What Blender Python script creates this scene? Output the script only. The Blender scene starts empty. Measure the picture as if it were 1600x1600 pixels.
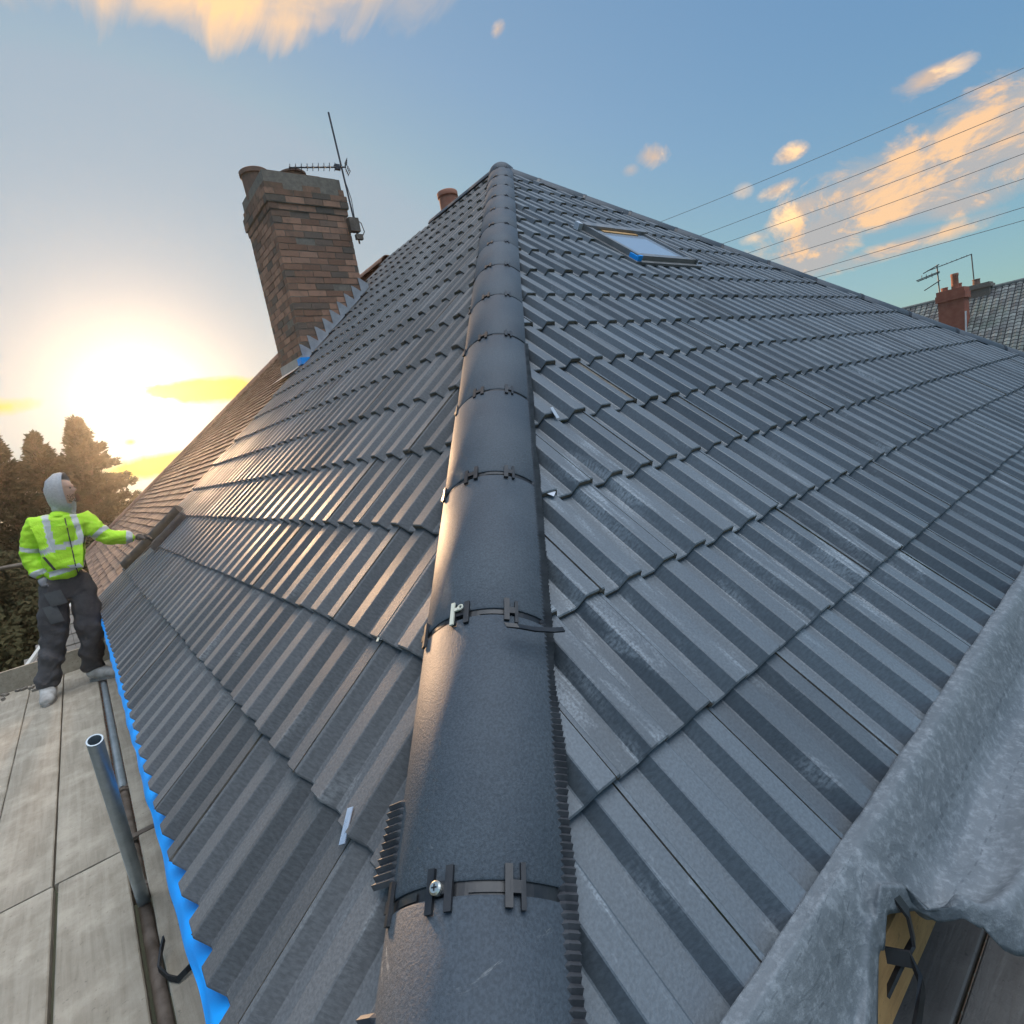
import bpy, bmesh, math, random
from mathutils import Vector, Matrix, noise
rnd = random.Random(7)
R = math.radians
S = bpy.context.scene
COL = S.collection

# ------------------------------------------------------------------ camera
T = 0.8375                       # roof pitch (rise over run), 40 degrees
CT = 1/math.sqrt(1+T*T); ST = T*CT
H = 3.6967; A = H/T              # ridge height above the eaves, apex plan distance
cam_d = bpy.data.cameras.new('camera'); cam = bpy.data.objects.new('camera', cam_d); COL.objects.link(cam)
cam_d.sensor_width = 36; cam_d.sensor_fit = 'HORIZONTAL'; cam_d.lens = 36*859.4/1600
cam_d.clip_start = .02; cam_d.clip_end = 4000
right = Vector((0.75973, -0.62454, -0.18098)); down = Vector((-0.23315, -0.00181, -0.97244)); fwd = Vector((0.607, 0.78099, -0.14699))
M = Matrix((right, -down, -fwd)).transposed().to_4x4(); M.translation = Vector((0.0148, -0.34237, 0.93407))
cam.matrix_world = M
S.camera = cam

# ------------------------------------------------------------------ light
SUN_EL, SUN_AZ = 7.8, 6.8        # azimuth from +Y towards +X
sd = Vector((math.sin(R(SUN_AZ))*math.cos(R(SUN_EL)), math.cos(R(SUN_AZ))*math.cos(R(SUN_EL)), math.sin(R(SUN_EL))))
sl = bpy.data.lights.new('sun', 'SUN'); sl.energy = 2.0; sl.angle = R(7.0); sl.color = (1, .62, .34)
sun = bpy.data.objects.new('sun', sl); COL.objects.link(sun)
sun.rotation_euler = sd.to_track_quat('Z', 'Y').to_euler()

S.view_settings.view_transform = 'Standard'; S.view_settings.look = 'None'
S.view_settings.exposure = 1.52; S.view_settings.gamma = 1
try: S.view_settings.use_curve_mapping = False
except Exception: pass

class NT:
    """small helper that writes node maths as python"""
    def __init__(s, tree): s.t = tree; s.n = tree.nodes; s.l = tree.links
    def node(s, typ, **kw):
        n = s.n.new(typ)
        for k, v in kw.items(): setattr(n, k, v)
        return n
    def put(s, inp, v):
        if isinstance(v, bpy.types.NodeSocket): s.l.new(v, inp)
        elif isinstance(v, (tuple, list)) and inp.type == 'RGBA' and len(v) == 3: inp.default_value = (*v, 1)
        else: inp.default_value = v
    def m(s, op, a, b=0., c=0., clamp=False):
        n = s.node('ShaderNodeMath', operation=op, use_clamp=clamp)
        s.put(n.inputs[0], a); s.put(n.inputs[1], b); s.put(n.inputs[2], c); return n.outputs[0]
    def vm(s, op, a, b=(0, 0, 0), scale=None):
        n = s.node('ShaderNodeVectorMath', operation=op); s.put(n.inputs[0], a); s.put(n.inputs[1], b)
        if scale is not None: s.put(n.inputs['Scale'], scale)
        return n.outputs['Value'] if op in ('DOT_PRODUCT', 'LENGTH') else n.outputs[0]
    def mix(s, f, a, b, mode='MIX'):
        n = s.node('ShaderNodeMix', data_type='RGBA', blend_type=mode); n.clamp_factor = True
        s.put(n.inputs[0], f); s.put(n.inputs[6], a); s.put(n.inputs[7], b); return n.outputs[2]
    def noise(s, vec, scale, detail=4, rough=.55, dist=0.):
        n = s.node('ShaderNodeTexNoise'); s.put(n.inputs['Vector'], vec)
        n.inputs['Scale'].default_value = scale; n.inputs['Detail'].default_value = detail
        n.inputs['Roughness'].default_value = rough; n.inputs['Distortion'].default_value = dist
        return n.outputs[0]
    def ramp(s, f, lo, hi, a=0., b=1.):
        n = s.node('ShaderNodeMapRange', interpolation_type='SMOOTHSTEP'); s.put(n.inputs[0], f)
        for i, v in zip((1, 2, 3, 4), (lo, hi, a, b)): s.put(n.inputs[i], v)
        return n.outputs[0]
    def mapping(s, vec, scale=(1, 1, 1), rot=(0, 0, 0), loc=(0, 0, 0)):
        n = s.node('ShaderNodeMapping'); s.put(n.inputs[0], vec)
        n.inputs['Scale'].default_value = scale; n.inputs['Rotation'].default_value = rot; n.inputs['Location'].default_value = loc
        return n.outputs[0]

# ------------------------------------------------------------------ sky
W = bpy.data.worlds.new('World'); S.world = W; W.use_nodes = True
w = NT(W.node_tree); w.n.clear()
sky = w.node('ShaderNodeTexSky', sky_type='NISHITA'); sky.sun_disc = False
sky.sun_elevation = R(SUN_EL); sky.sun_rotation = R(SUN_AZ); sky.air_density = 1.0; sky.dust_density = 1.2; sky.ozone_density = 1.6; sky.altitude = 60
tc = w.node('ShaderNodeTexCoord'); D = tc.outputs['Generated']
sx = w.node('ShaderNodeSeparateXYZ'); w.put(sx.inputs[0], D)
az = w.m('MULTIPLY', w.m('ARCTAN2', sx.outputs[0], sx.outputs[1]), 57.2958)
el = w.m('MULTIPLY', w.m('ARCSINE', sx.outputs[2]), 57.2958)
zc = w.m('ADD', w.m('MAXIMUM', sx.outputs[2], 0.), .10)
cp = w.vm('SCALE', D, scale=w.m('DIVIDE', 1., zc))            # cloud layer plane coordinates
n1 = w.noise(cp, 1.7, 8, .62, .5)
n2 = w.noise(w.vm('ADD', cp, (.10, .45, 0)), 1.7, 5, .6, .5)
nv = w.noise(w.mapping(D, (6, 6, 10)), 1.7, 11, .66, .5)       # puffy detail for low clouds
nv2 = w.noise(w.mapping(w.vm('ADD', D, (-.020, .028, .016)), (6, 6, 10)), 1.7, 9, .62, .5)
def blob(a, e, ra, re, rot=0., amp=1.7, soft=.55, nz=None, bias=0.):
    c_, s_ = math.cos(R(rot)), math.sin(R(rot))
    da = w.m('SUBTRACT', az, a); de = w.m('SUBTRACT', el, e)
    x = w.m('ADD', w.m('MULTIPLY', da, c_/ra), w.m('MULTIPLY', de, s_/ra))
    y = w.m('ADD', w.m('MULTIPLY', da, -s_/re), w.m('MULTIPLY', de, c_/re))
    r = w.m('SQRT', w.m('ADD', w.m('MULTIPLY', x, x), w.m('MULTIPLY', y, y)))
    v = w.m('ADD', w.m('SUBTRACT', 1.+bias, r), w.m('MULTIPLY', w.m('SUBTRACT', nz or nv, .5), amp))
    return w.m('DIVIDE', v, soft, clamp=True)
def union(l):
    o = l[0]
    for k in l[1:]: o = w.m('MAXIMUM', o, k)
    return o
right_c = union([blob(77, 13.4, 9.0, 3.0, 8, 1.9, .5, bias=.28), blob(85, 13.5, 8, 3.4, 0, 1.6, .5, bias=.25), blob(69.4, 10.4, 3.6, 2.4, 25, 1.7, .5, bias=.22), blob(74.5, 8.5, 7.5, .9, 3, 1.2, .7), blob(79, 10.2, 5, 1.1, 0, 1.8, .8)])
small_c = union([blob(77.2, 19.0, 2.5, .8, 6, 2.6, .9, bias=.15), blob(56.8, 20.9, 1.5, 1.0, 0, 2.6, .9, bias=.2), blob(54.8, 20.4, 1.1, .6, 0, 1.5, 1.6),
                 blob(67.8, 17.7, 1.1, .6, 0, 2.4, .9, bias=.2), blob(66.6, 15.5, 1.4, .5, 10, 2.4, 1.2, bias=.2), blob(67.3, 13.3, 2.0, .9, 15, 2.4, .9, bias=.2),
                 blob(63.9, 16.2, .9, .7, 0, 1.6, 2.), blob(44.8, 32.3, .8, .5, 20, 1.8, 1.4), blob(64.5, 12.4, 1.6, .5, 0, 1.6, 1.8)])
# streaky high cloud along the top
st = w.noise(w.mapping(cp, (4.0, 1.1, 1), (0, 0, R(-24))), 2.4, 7, .6, .8)
top_c = blob(21, 42.8, 33, 10.2, -1, .62, .30, st)
sun_c = union([blob(11.5, 8.3, 5.0, .9, -4, 2.0, .6, bias=.35), blob(6.2, 2.5, 3.4, .8, 0, 2.0, .6, bias=.35), blob(-2.5, 8.6, 3.2, .8, 0, 1.8, 1.0), blob(5.2, 4.8, .7, .45, 0, 1., .8)])
base = w.vm('MINIMUM', w.vm('SCALE', sky.outputs[0], scale=.10), (.30, .30, .28))
# hazy whitening towards the horizon and the glow of the low sun in that haze
dot = w.m('MAXIMUM', w.vm('DOT_PRODUCT', D, tuple(sd)), 0.)
hor = w.m('POWER', w.m('SUBTRACT', 1., w.m('MAXIMUM', sx.outputs[2], 0.), clamp=True), 4.6)
tint = w.mix(w.m('POWER', dot, 5.5), (.105, .215, .205), (.33, .31, .25))
upper = w.mix(w.m('POWER', dot, 1.5), (.038, .106, .222), (.100, .158, .218))
air = w.mix(hor, upper, tint)
base = w.mix(.72, base, air)
g1 = w.vm('SCALE', (1.0, .80, .42), scale=w.m('MULTIPLY', w.m('POWER', dot, 200.), .17))
g2 = w.vm('SCALE', (1.0, .92, .62), scale=w.m('MULTIPLY', w.m('POWER', dot, 900.), 1.2))
g3 = w.vm('SCALE', (1.0, .62, .12), scale=w.m('MULTIPLY', w.m('MULTIPLY', w.m('POWER', dot, 14.), w.m('POWER', hor, 8.)), .20))
lit = w.ramp(w.m('SUBTRACT', nv, nv2), -.06, .13)
lit2 = w.ramp(w.m('SUBTRACT', n1, n2), -.10, .10)
c_or, c_gy = (.38, .235, .125), (.175, .168, .165)
col = w.vm('ADD', w.vm('ADD', base, g1), w.vm('ADD', g2, g3))
col = w.vm('SCALE', col, scale=.86)
col = w.mix(w.m('MULTIPLY', top_c, .93), col, w.mix(w.m('MULTIPLY', lit2, .8), (.24, .20, .17), (.50, .30, .13)))
col = w.mix(w.m('MULTIPLY', right_c, .92), col, w.mix(lit, c_gy, c_or))
col = w.mix(w.m('MULTIPLY', small_c, .9), col, w.mix(lit, (.26, .19, .14), (.50, .32, .16)))
col = w.mix(w.m('MULTIPLY', sun_c, .95), col, (.34, .235, .03))
# bright sky cap added overhead, out of view, to light the roof
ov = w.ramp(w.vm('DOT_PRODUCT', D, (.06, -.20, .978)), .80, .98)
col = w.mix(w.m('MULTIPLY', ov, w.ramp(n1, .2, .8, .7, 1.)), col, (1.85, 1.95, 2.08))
# below the horizon: dim ground
col = w.mix(w.ramp(sx.outputs[2], -.03, .0), (.05, .045, .04), col)
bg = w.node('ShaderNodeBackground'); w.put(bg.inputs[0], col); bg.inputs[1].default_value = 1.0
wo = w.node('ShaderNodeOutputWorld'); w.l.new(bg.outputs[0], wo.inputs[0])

# ------------------------------------------------------------------ materials
def material(name, color=(.5, .5, .5), rough=.6, metal=0., spec=.5, build=None):
    m_ = bpy.data.materials.new(name); m_.use_nodes = True
    t = NT(m_.node_tree); b = t.n['Principled BSDF']
    t.put(b.inputs['Base Color'], color); b.inputs['Roughness'].default_value = rough
    b.inputs['Metallic'].default_value = metal; b.inputs['Specular IOR Level'].default_value = spec
    if build: build(t, b)
    return m_
def bump(t, b, h, strength=.3, dist=.01):
    n = t.node('ShaderNodeBump'); n.inputs['Strength'].default_value = strength; n.inputs['Distance'].default_value = dist
    t.put(n.inputs['Height'], h); t.l.new(n.outputs[0], b.inputs['Normal'])
def obj_co(t): return t.node('ShaderNodeTexCoord').outputs['Object']
def uv_co(t): return t.node('ShaderNodeTexCoord').outputs['UV']
def attr(t, name): return t.node('ShaderNodeAttribute', attribute_name=name).outputs['Fac']
def varied(name, c1, c2, scale, rough=.6, bumpy=.2, bscale=None, metal=0., spec=.5, stretch=(1, 1, 1), detail=6, dist=.004):
    def f(t, b):
        co = t.mapping(obj_co(t), stretch)
        n = t.noise(co, scale, detail, .6)
        t.put(b.inputs['Base Color'], t.mix(t.ramp(n, .3, .7), c1, c2))
        t.put(b.inputs['Roughness'], t.ramp(n, .2, .8, rough-.08, min(1, rough+.1)))
        if bumpy: bump(t, b, t.noise(co, bscale or scale*6, 5, .6), bumpy, dist)
    return material(name, c1, rough, metal, spec, f)

def tile_mat(name, c1, c2, stain, stain_amt, spec=.85):
    def f(t, b):
        uv = uv_co(t); rn = attr(t, 'tile_rand')
        big = t.noise(uv, .9, 3, .5)
        col_ = t.mix(t.ramp(big, .3, .7), c1, c2)
        col_ = t.mix(t.m('MULTIPLY', rn, .8), col_, tuple(x*1.45 for x in c2))
        # pale lime dust and scuffs running down the slope
        st1 = t.noise(t.mapping(uv, (16, 2.2, 1)), 1.6, 7, .65, .6)
        st2 = t.noise(t.mapping(uv, (1, 1, 1), (0, 0, .2)), 2.1, 5, .6)
        sepu = t.node('ShaderNodeSeparateXYZ'); t.put(sepu.inputs[0], t.node('ShaderNodeTexCoord').outputs['Object'])
        ux, uy = sepu.outputs[0], sepu.outputs[1]
        def around(a_, c_, ra, rc):
            d1 = t.m('DIVIDE', t.m('SUBTRACT', ux, a_), ra); d2 = t.m('DIVIDE', t.m('SUBTRACT', uy, c_), rc)
            return t.m('SUBTRACT', 1., t.m('ADD', t.m('MULTIPLY', d1, d1), t.m('MULTIPLY', d2, d2)), clamp=True)
        walk = t.m('MAXIMUM', around(1.85, .40, .75, .22), t.m('MAXIMUM', around(.85, .52, .35, .22), around(1.3, .8, .4, .25)))
        mask = t.m('MULTIPLY', t.ramp(t.m('ADD', st1, t.m('MULTIPLY', walk, .08)), .53, .72), t.m('MAXIMUM', t.ramp(st2, .45, .64), t.m('MULTIPLY', walk, .8)))
        fine = t.noise(uv, 160, 3, .6)
        spot = t.ramp(t.noise(uv, 26, 2, .5), .74, .80)
        mask = t.m('MULTIPLY', t.m('MAXIMUM', mask, t.m('MULTIPLY', spot, .7)), t.ramp(fine, .25, .6))
        sepuv = t.node('ShaderNodeSeparateXYZ'); t.put(sepuv.inputs[0], uv)
        lo = t.m('SUBTRACT', 1., sepuv.outputs[2])
        col_ = t.mix(t.m('MULTIPLY', mask, stain_amt), col_, stain)
        grit = t.mix(t.ramp(fine, .3, .7), (.82, .82, .82), (1.15, 1.15, 1.15))
        col_ = t.mix(1., col_, grit, 'MULTIPLY')
        t.put(b.inputs['Base Color'], col_)
        t.put(b.inputs['Roughness'], t.ramp(st2, .3, .7, .46, .60))
        bump(t, b, t.noise(uv, 200, 4, .6), .22, .003)
    return material(name, c1, .45, 0, spec, f)
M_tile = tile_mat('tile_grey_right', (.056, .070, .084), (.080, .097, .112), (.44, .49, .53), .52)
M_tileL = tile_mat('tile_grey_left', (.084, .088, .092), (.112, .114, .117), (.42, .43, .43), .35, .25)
def butt_f(t, b):
    co = obj_co(t); n = t.noise(co, 14, 5, .6)
    c = t.mix(t.ramp(n, .35, .65), (.120, .104, .088), (.200, .172, .142))
    c = t.mix(t.ramp(t.noise(co, 5.5, 4, .6), .55, .7), c, (.055, .065, .028))
    c = t.mix(t.ramp(t.noise(co, 30, 3, .6), .66, .74), c, (.34, .32, .29))
    t.put(b.inputs['Base Color'], c); bump(t, b, t.noise(co, 90, 4, .6), .6, .006)
M_butt = material('tile_raw_edge', (.08, .07, .06), .85, 0, .3, butt_f)
def ridge_f(t, b):
    co = obj_co(t); n = t.noise(co, 3.2, 5, .6)
    c = t.mix(t.ramp(n, .3, .7), (.056, .070, .086), (.078, .094, .110))
    sc = t.noise(t.mapping(co, (3, 3, 14)), 2.0, 6, .7, 1.2)
    c = t.mix(t.m('MULTIPLY', t.ramp(sc, .66, .76), .5), c, (.40, .40, .38))
    fine = t.noise(co, 210, 3, .6)
    c = t.mix(1., c, t.mix(t.ramp(fine, .3, .7), (.80, .80, .80), (1.18, 1.18, 1.18)), 'MULTIPLY')
    t.put(b.inputs['Base Color'], c); t.put(b.inputs['Roughness'], t.ramp(n, .3, .7, .52, .64))
    bump(t, b, t.noise(co, 230, 4, .7), .5, .003)
M_ridge = material('ridge_tile_concrete', (.1, .12, .14), .45, 0, .28, ridge_f)
M_black = varied('black_plastic', (.012, .013, .015), (.022, .023, .026), 30, .42, .1, 60)
M_pleat = varied('dark_aluminium_roll', (.05, .053, .06), (.10, .105, .115), 20, .5, .1, 60, metal=.3)
M_screw = material('zinc_screw', (.7, .68, .6), .3, .9)
M_cream = material('cream_plastic', (.62, .60, .48), .5)
M_white = material('white_clip', (.62, .64, .68), .35, .3)
M_foil = varied('bright_metal_tag', (.45, .52, .66), (.62, .68, .8), 40, .3, .15, 80, metal=.6)
M_blue = varied('blue_membrane', (.0, .30, .86), (.0, .36, .95), 12, .55, .15, 50)
M_under = material('dark_underlay', (.02, .02, .022), .8)
def brick_f(t, b):
    co = obj_co(t); rn = attr(t, 'tile_rand'); n = t.noise(co, 9, 6, .65)
    c = t.mix(t.ramp(rn, 0., 1.), (.230, .128, .086), (.440, .245, .165))
    c = t.mix(t.ramp(t.m('FRACT', t.m('MULTIPLY', rn, 7.3)), .6, .95), c, (.16, .125, .10))
    c = t.mix(t.m('MULTIPLY', t.ramp(n, .45, .75), .5), c, (.10, .085, .07))
    sz = t.node('ShaderNodeSeparateXYZ'); t.put(sz.inputs[0], co)
    c = t.mix(t.m('MULTIPLY', t.ramp(t.m('ADD', sz.outputs[2], t.m('MULTIPLY', n, .8)), 4.2, 4.9), .6), c, (.075, .075, .055))
    t.put(b.inputs['Base Color'], c); bump(t, b, t.noise(co, 45, 5, .65), .5, .008)
M_brick = material('weathered_brick', (.25, .12, .08), .88, 0, .25, brick_f)
M_mortar = varied('old_mortar', (.16, .135, .11), (.24, .21, .17), 20, .9, .5, 60)
M_terra = varied('terracotta', (.30, .115, .07), (.36, .16, .10), 14, .8, .3, 60)
M_lead = varied('grey_lead', (.30, .31, .33), (.42, .43, .45), 12, .5, .3, 30, metal=.25)
def old_f(t, b):
    co = obj_co(t); rn = attr(t, 'tile_rand'); n = t.noise(co, 2.2, 6, .65)
    c = t.mix(rn, (.150, .088, .060), (.30, .19, .135))
    c = t.mix(t.m('MULTIPLY', t.ramp(n, .45, .75), .6), c, (.20, .17, .135))
    t.put(b.inputs['Base Color'], c); bump(t, b, t.noise(co, 70, 4, .6), .4, .005)
M_old = material('old_clay_tile', (.2, .12, .08), .8, 0, .3, old_f)
def wood_f(c1, c2, rot=0., sc=1., grain=1.):
    def f(t, b):
        co = t.mapping(obj_co(t), (1, 1, 1), (0, 0, rot))
        g = t.noise(t.mapping(co, (26*sc, 1.6, 26)), 1.3, 8, .65, .6)
        n = t.noise(co, 4, 6, .65); sp = t.noise(co, 42, 4, .7)
        c = t.mix(t.ramp(t.m('ADD', t.m('MULTIPLY', g, grain), t.m('MULTIPLY', t.noise(co, 11, 6, .7), 1.-grain)), .3, .7), c1, c2)
        c = t.mix(t.m('MULTIPLY', t.ramp(n, .42, .68), .55), c, tuple(x*1.45 for x in c2))
        c = t.mix(t.m('MULTIPLY', t.ramp(sp, .60, .72), .55), c, tuple(x*.45 for x in c1))
        rr = t.node('ShaderNodeSeparateXYZ'); t.put(rr.inputs[0], obj_co(t))
        t.put(b.inputs['Base Color'], c)
        bump(t, b, t.m('ADD', g, t.m('MULTIPLY', sp, .9)), .55, .006)
        return c, rr
    return f
def board_f(t, b):
    c, sp = wood_f((.250, .212, .160), (.370, .322, .255), grain=.7)(t, b)
    # brick dust spilt on the boards near the worker
    y = sp.outputs[1]; x = sp.outputs[0]; n = t.noise(obj_co(t), 7, 5, .65)
    dx = t.m('ABSOLUTE', t.m('ADD', x, .68)); dy = t.m('ABSOLUTE', t.m('SUBTRACT', y, 5.15))
    d = t.m('ADD', t.m('DIVIDE', dx, .42), t.m('DIVIDE', dy, .9))
    m1 = t.ramp(t.m('ADD', d, n), 1.55, .7)
    c = t.mix(t.m('MULTIPLY', m1, .8), c, (.44, .17, .13))
    m2 = t.m('MULTIPLY', t.ramp(t.m('ADD', y, t.m('MULTIPLY', n, 2.)), 4.8, 6.4), .55)
    c = t.mix(m2, c, (.33, .25, .21)); t.put(b.inputs['Base Color'], c)
M_board = material('weathered_scaffold_board', (.25, .24, .21), .85, 0, .25, board_f)
M_boardR = material('dark_scaffold_board', (.15, .14, .13), .8, 0, .3, lambda t, b: wood_f((.105, .095, .085), (.15, .138, .125), R(90))(t, b) and None)  # darker brown grey board wood for the right hand run
M_timber = material('new_timber', (.42, .25, .11), .7, 0, .3, lambda t, b: wood_f((.34, .19, .075), (.46, .27, .115), R(90))(t, b) and None)
M_galv = varied('galvanised_steel', (.30, .35, .38), (.42, .47, .50), 18, .42, .2, 60, metal=.55)
M_rust = varied('rusty_steel', (.10, .075, .055), (.20, .16, .13), 16, .7, .4, 60, metal=.3)
M_steel = varied('dark_aerial_metal', (.05, .05, .055), (.10, .10, .11), 30, .5, 0, metal=.5)
def cloth_f(t, b):
    co = obj_co(t); n = t.noise(co, 2.6, 6, .65); fi = t.noise(co, 55, 6, .75)
    c = t.mix(t.ramp(n, .3, .7), (.110, .128, .142), (.160, .178, .192))
    c = t.mix(t.m('MULTIPLY', t.ramp(fi, .45, .7), .6), c, (.31, .335, .355))
    # printed dotted guide lines along the roll
    sp = t.node('ShaderNodeSeparateXYZ'); t.put(sp.inputs[0], uv_co(t))
    dash = t.m('GREATER_THAN', t.m('FRACT', t.m('MULTIPLY', sp.outputs[0], 26.)), .55)
    for y0 in (.30, .54):
        ln = t.m('LESS_THAN', t.m('ABSOLUTE', t.m('SUBTRACT', sp.outputs[1], y0)), .006)
        c = t.mix(t.m('MULTIPLY', t.m('MULTIPLY', ln, dash), .45), c, (.06, .07, .08))
    t.put(b.inputs['Base Color'], c)
    bump(t, b, t.m('ADD', t.m('MULTIPLY', fi, .5), t.m('MULTIPLY', t.noise(co, 9, 5, .55, 1.0), 1.6)), .45, .012)
M_cloth = material('grey_breather_membrane', (.25, .28, .3), .55, 0, .35, cloth_f)
M_wall = None
def wall_f(t, b):
    br = t.node('ShaderNodeTexBrick'); co = obj_co(t)
    sp = t.node('ShaderNodeSeparateXYZ'); t.put(sp.inputs[0], co)
    cb = t.node('ShaderNodeCombineXYZ'); t.put(cb.inputs[0], t.m('ADD', sp.outputs[0], sp.outputs[1])); t.put(cb.inputs[1], sp.outputs[2])
    t.put(br.inputs['Vector'], cb.outputs[0]); br.inputs['Scale'].default_value = 4.4
    t.put(br.inputs['Color1'], (.24, .11, .075)); t.put(br.inputs['Color2'], (.32, .16, .11)); t.put(br.inputs['Mortar'], (.30, .27, .23))
    br.inputs['Mortar Size'].default_value = .025; t.put(b.inputs['Base Color'], br.outputs[0])
M_wall = material('red_brick_wall', (.25, .12, .08), .9, 0, .2, wall_f)

# ------------------------------------------------------------------ mesh helpers
class MB:
    def __init__(s): s.v = []; s.f = []; s.mi = []; s.uv = []; s.r = []; s.cur = 0; s.cr = .5
    def face(s, pts, mi=None, uvs=None, r=None):
        i = len(s.v); s.v += [tuple(p) for p in pts]; s.f.append(tuple(range(i, i+len(pts))))
        s.mi.append(s.cur if mi is None else mi); s.uv.append(uvs); s.r.append(s.cr if r is None else r)
    def grid(s, rows, mi=None, uvr=None, closed=False):
        """rows: list of equal-length point lists, shared vertices"""
        n = len(rows[0]); i0 = len(s.v)
        for r_ in rows: s.v += [tuple(p) for p in r_]
        for a_ in range(len(rows)-1):
            for b_ in range(n if closed else n-1):
                c_ = (b_+1) % n
                s.f.append((i0+a_*n+b_, i0+a_*n+c_, i0+(a_+1)*n+c_, i0+(a_+1)*n+b_))
                s.mi.append(s.cur if mi is None else mi); s.r.append(s.cr)
                s.uv.append([uvr[a_][b_], uvr[a_][c_], uvr[a_+1][c_], uvr[a_+1][b_]] if uvr else None)
    def box(s, lo, hi, M_=None, mi=None, r=None):
        c = [Vector((x, y, z)) for z in (lo[2], hi[2]) for y in (lo[1], hi[1]) for x in (lo[0], hi[0])]
        if M_ is not None: c = [M_ @ p for p in c]
        i = len(s.v); s.v += [tuple(p) for p in c]
        for q in ((0, 2, 3, 1), (4, 5, 7, 6), (0, 1, 5, 4), (2, 6, 7, 3), (0, 4, 6, 2), (1, 3, 7, 5)):
            s.f.append(tuple(i+k for k in q)); s.mi.append(s.cur if mi is None else mi); s.uv.append(None); s.r.append(s.cr if r is None else r)
    def tube(s, pts, rad, n=8, caps=True, mi=None):
        pts = [Vector(p) for p in pts]; rads = rad if isinstance(rad, (list, tuple)) else [rad]*len(pts)
        rows = []; up = None
        for k, p in enumerate(pts):
            d = (pts[min(k+1, len(pts)-1)]-pts[max(k-1, 0)]).normalized()
            if up is None: up = d.orthogonal().normalized()
            else: up = (up - d*up.dot(d)).normalized()
            sd_ = d.cross(up)
            rows.append([p+(up*math.cos(2*math.pi*j/n)+sd_*math.sin(2*math.pi*j/n))*rads[k] for j in range(n)])
        s.grid(rows, mi, closed=True)
        if caps: s.face(rows[0][::-1], mi); s.face(rows[-1], mi)
    def build(s, name, mats, parent=None, smooth=False, angle=None, loc=None):
        me = bpy.data.meshes.new(name); me.from_pydata(s.v, [], s.f)
        for m_ in (mats if isinstance(mats, (list, tuple)) else [mats]): me.materials.append(m_)
        me.polygons.foreach_set('material_index', s.mi)
        if any(u is not None for u in s.uv):
            ul = me.uv_layers.new(name='UVMap'); k = 0; dat = []
            for f_, u in zip(s.f, s.uv):
                for j in range(len(f_)): dat += list(u[j][:2]) if u else [0., 0.]
            ul.data.foreach_set('uv', dat)
        at_ = me.attributes.new('tile_rand', 'FLOAT', 'FACE'); at_.data.foreach_set('value', s.r)
        if smooth: me.polygons.foreach_set('use_smooth', [True]*len(s.f))
        me.update()
        if smooth and angle: me.set_sharp_from_angle(angle=R(angle))
        o = bpy.data.objects.new(name, me); COL.objects.link(o)
        if parent: o.parent = parent
        return o
def tag(o, label=None, cat=None, group=None, kind=None):
    if label: o['label'] = label
    if cat: o['category'] = cat
    if group: o['group'] = group
    if kind: o['kind'] = kind
    return o
def empty(name, loc, label=None, cat=None, group=None):
    o = bpy.data.objects.new(name, None); COL.objects.link(o); o.location = loc
    return tag(o, label, cat, group)
def origin(o, loc):
    """move the object's origin, keep its mesh where it is"""
    loc = Vector(loc); o.data.transform(Matrix.Translation(-loc)); o.location = loc; return o
def clip(o, planes):
    bm = bmesh.new(); bm.from_mesh(o.data)
    for co, no in planes:
        bmesh.ops.bisect_plane(bm, geom=bm.verts[:]+bm.edges[:]+bm.faces[:], plane_co=co, plane_no=no, clear_outer=True)
    bm.to_mesh(o.data); bm.free(); return o

GROUND = -5.6
# ------------------------------------------------------------------ ground
g = MB(); g.face([(-22, -22, GROUND), (62, -22, GROUND), (62, 43, GROUND), (-22, 43, GROUND)])
tag(g.build('ground', varied('rough_grass_ground', (.045, .05, .022), (.075, .065, .035), .6, .95, 0)), kind='structure')

# ================================================================== HOUSE
PARTY_LO, PARTY_HI = 6.52, 7.12
house = empty('house', (A, A, GROUND), 'house in the foreground under new grey interlocking roof tiles with a tall brick chimney', 'house')
def hp(o): o.parent = house; o.matrix_parent_inverse = Matrix.Translation(-house.location); return o

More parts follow.
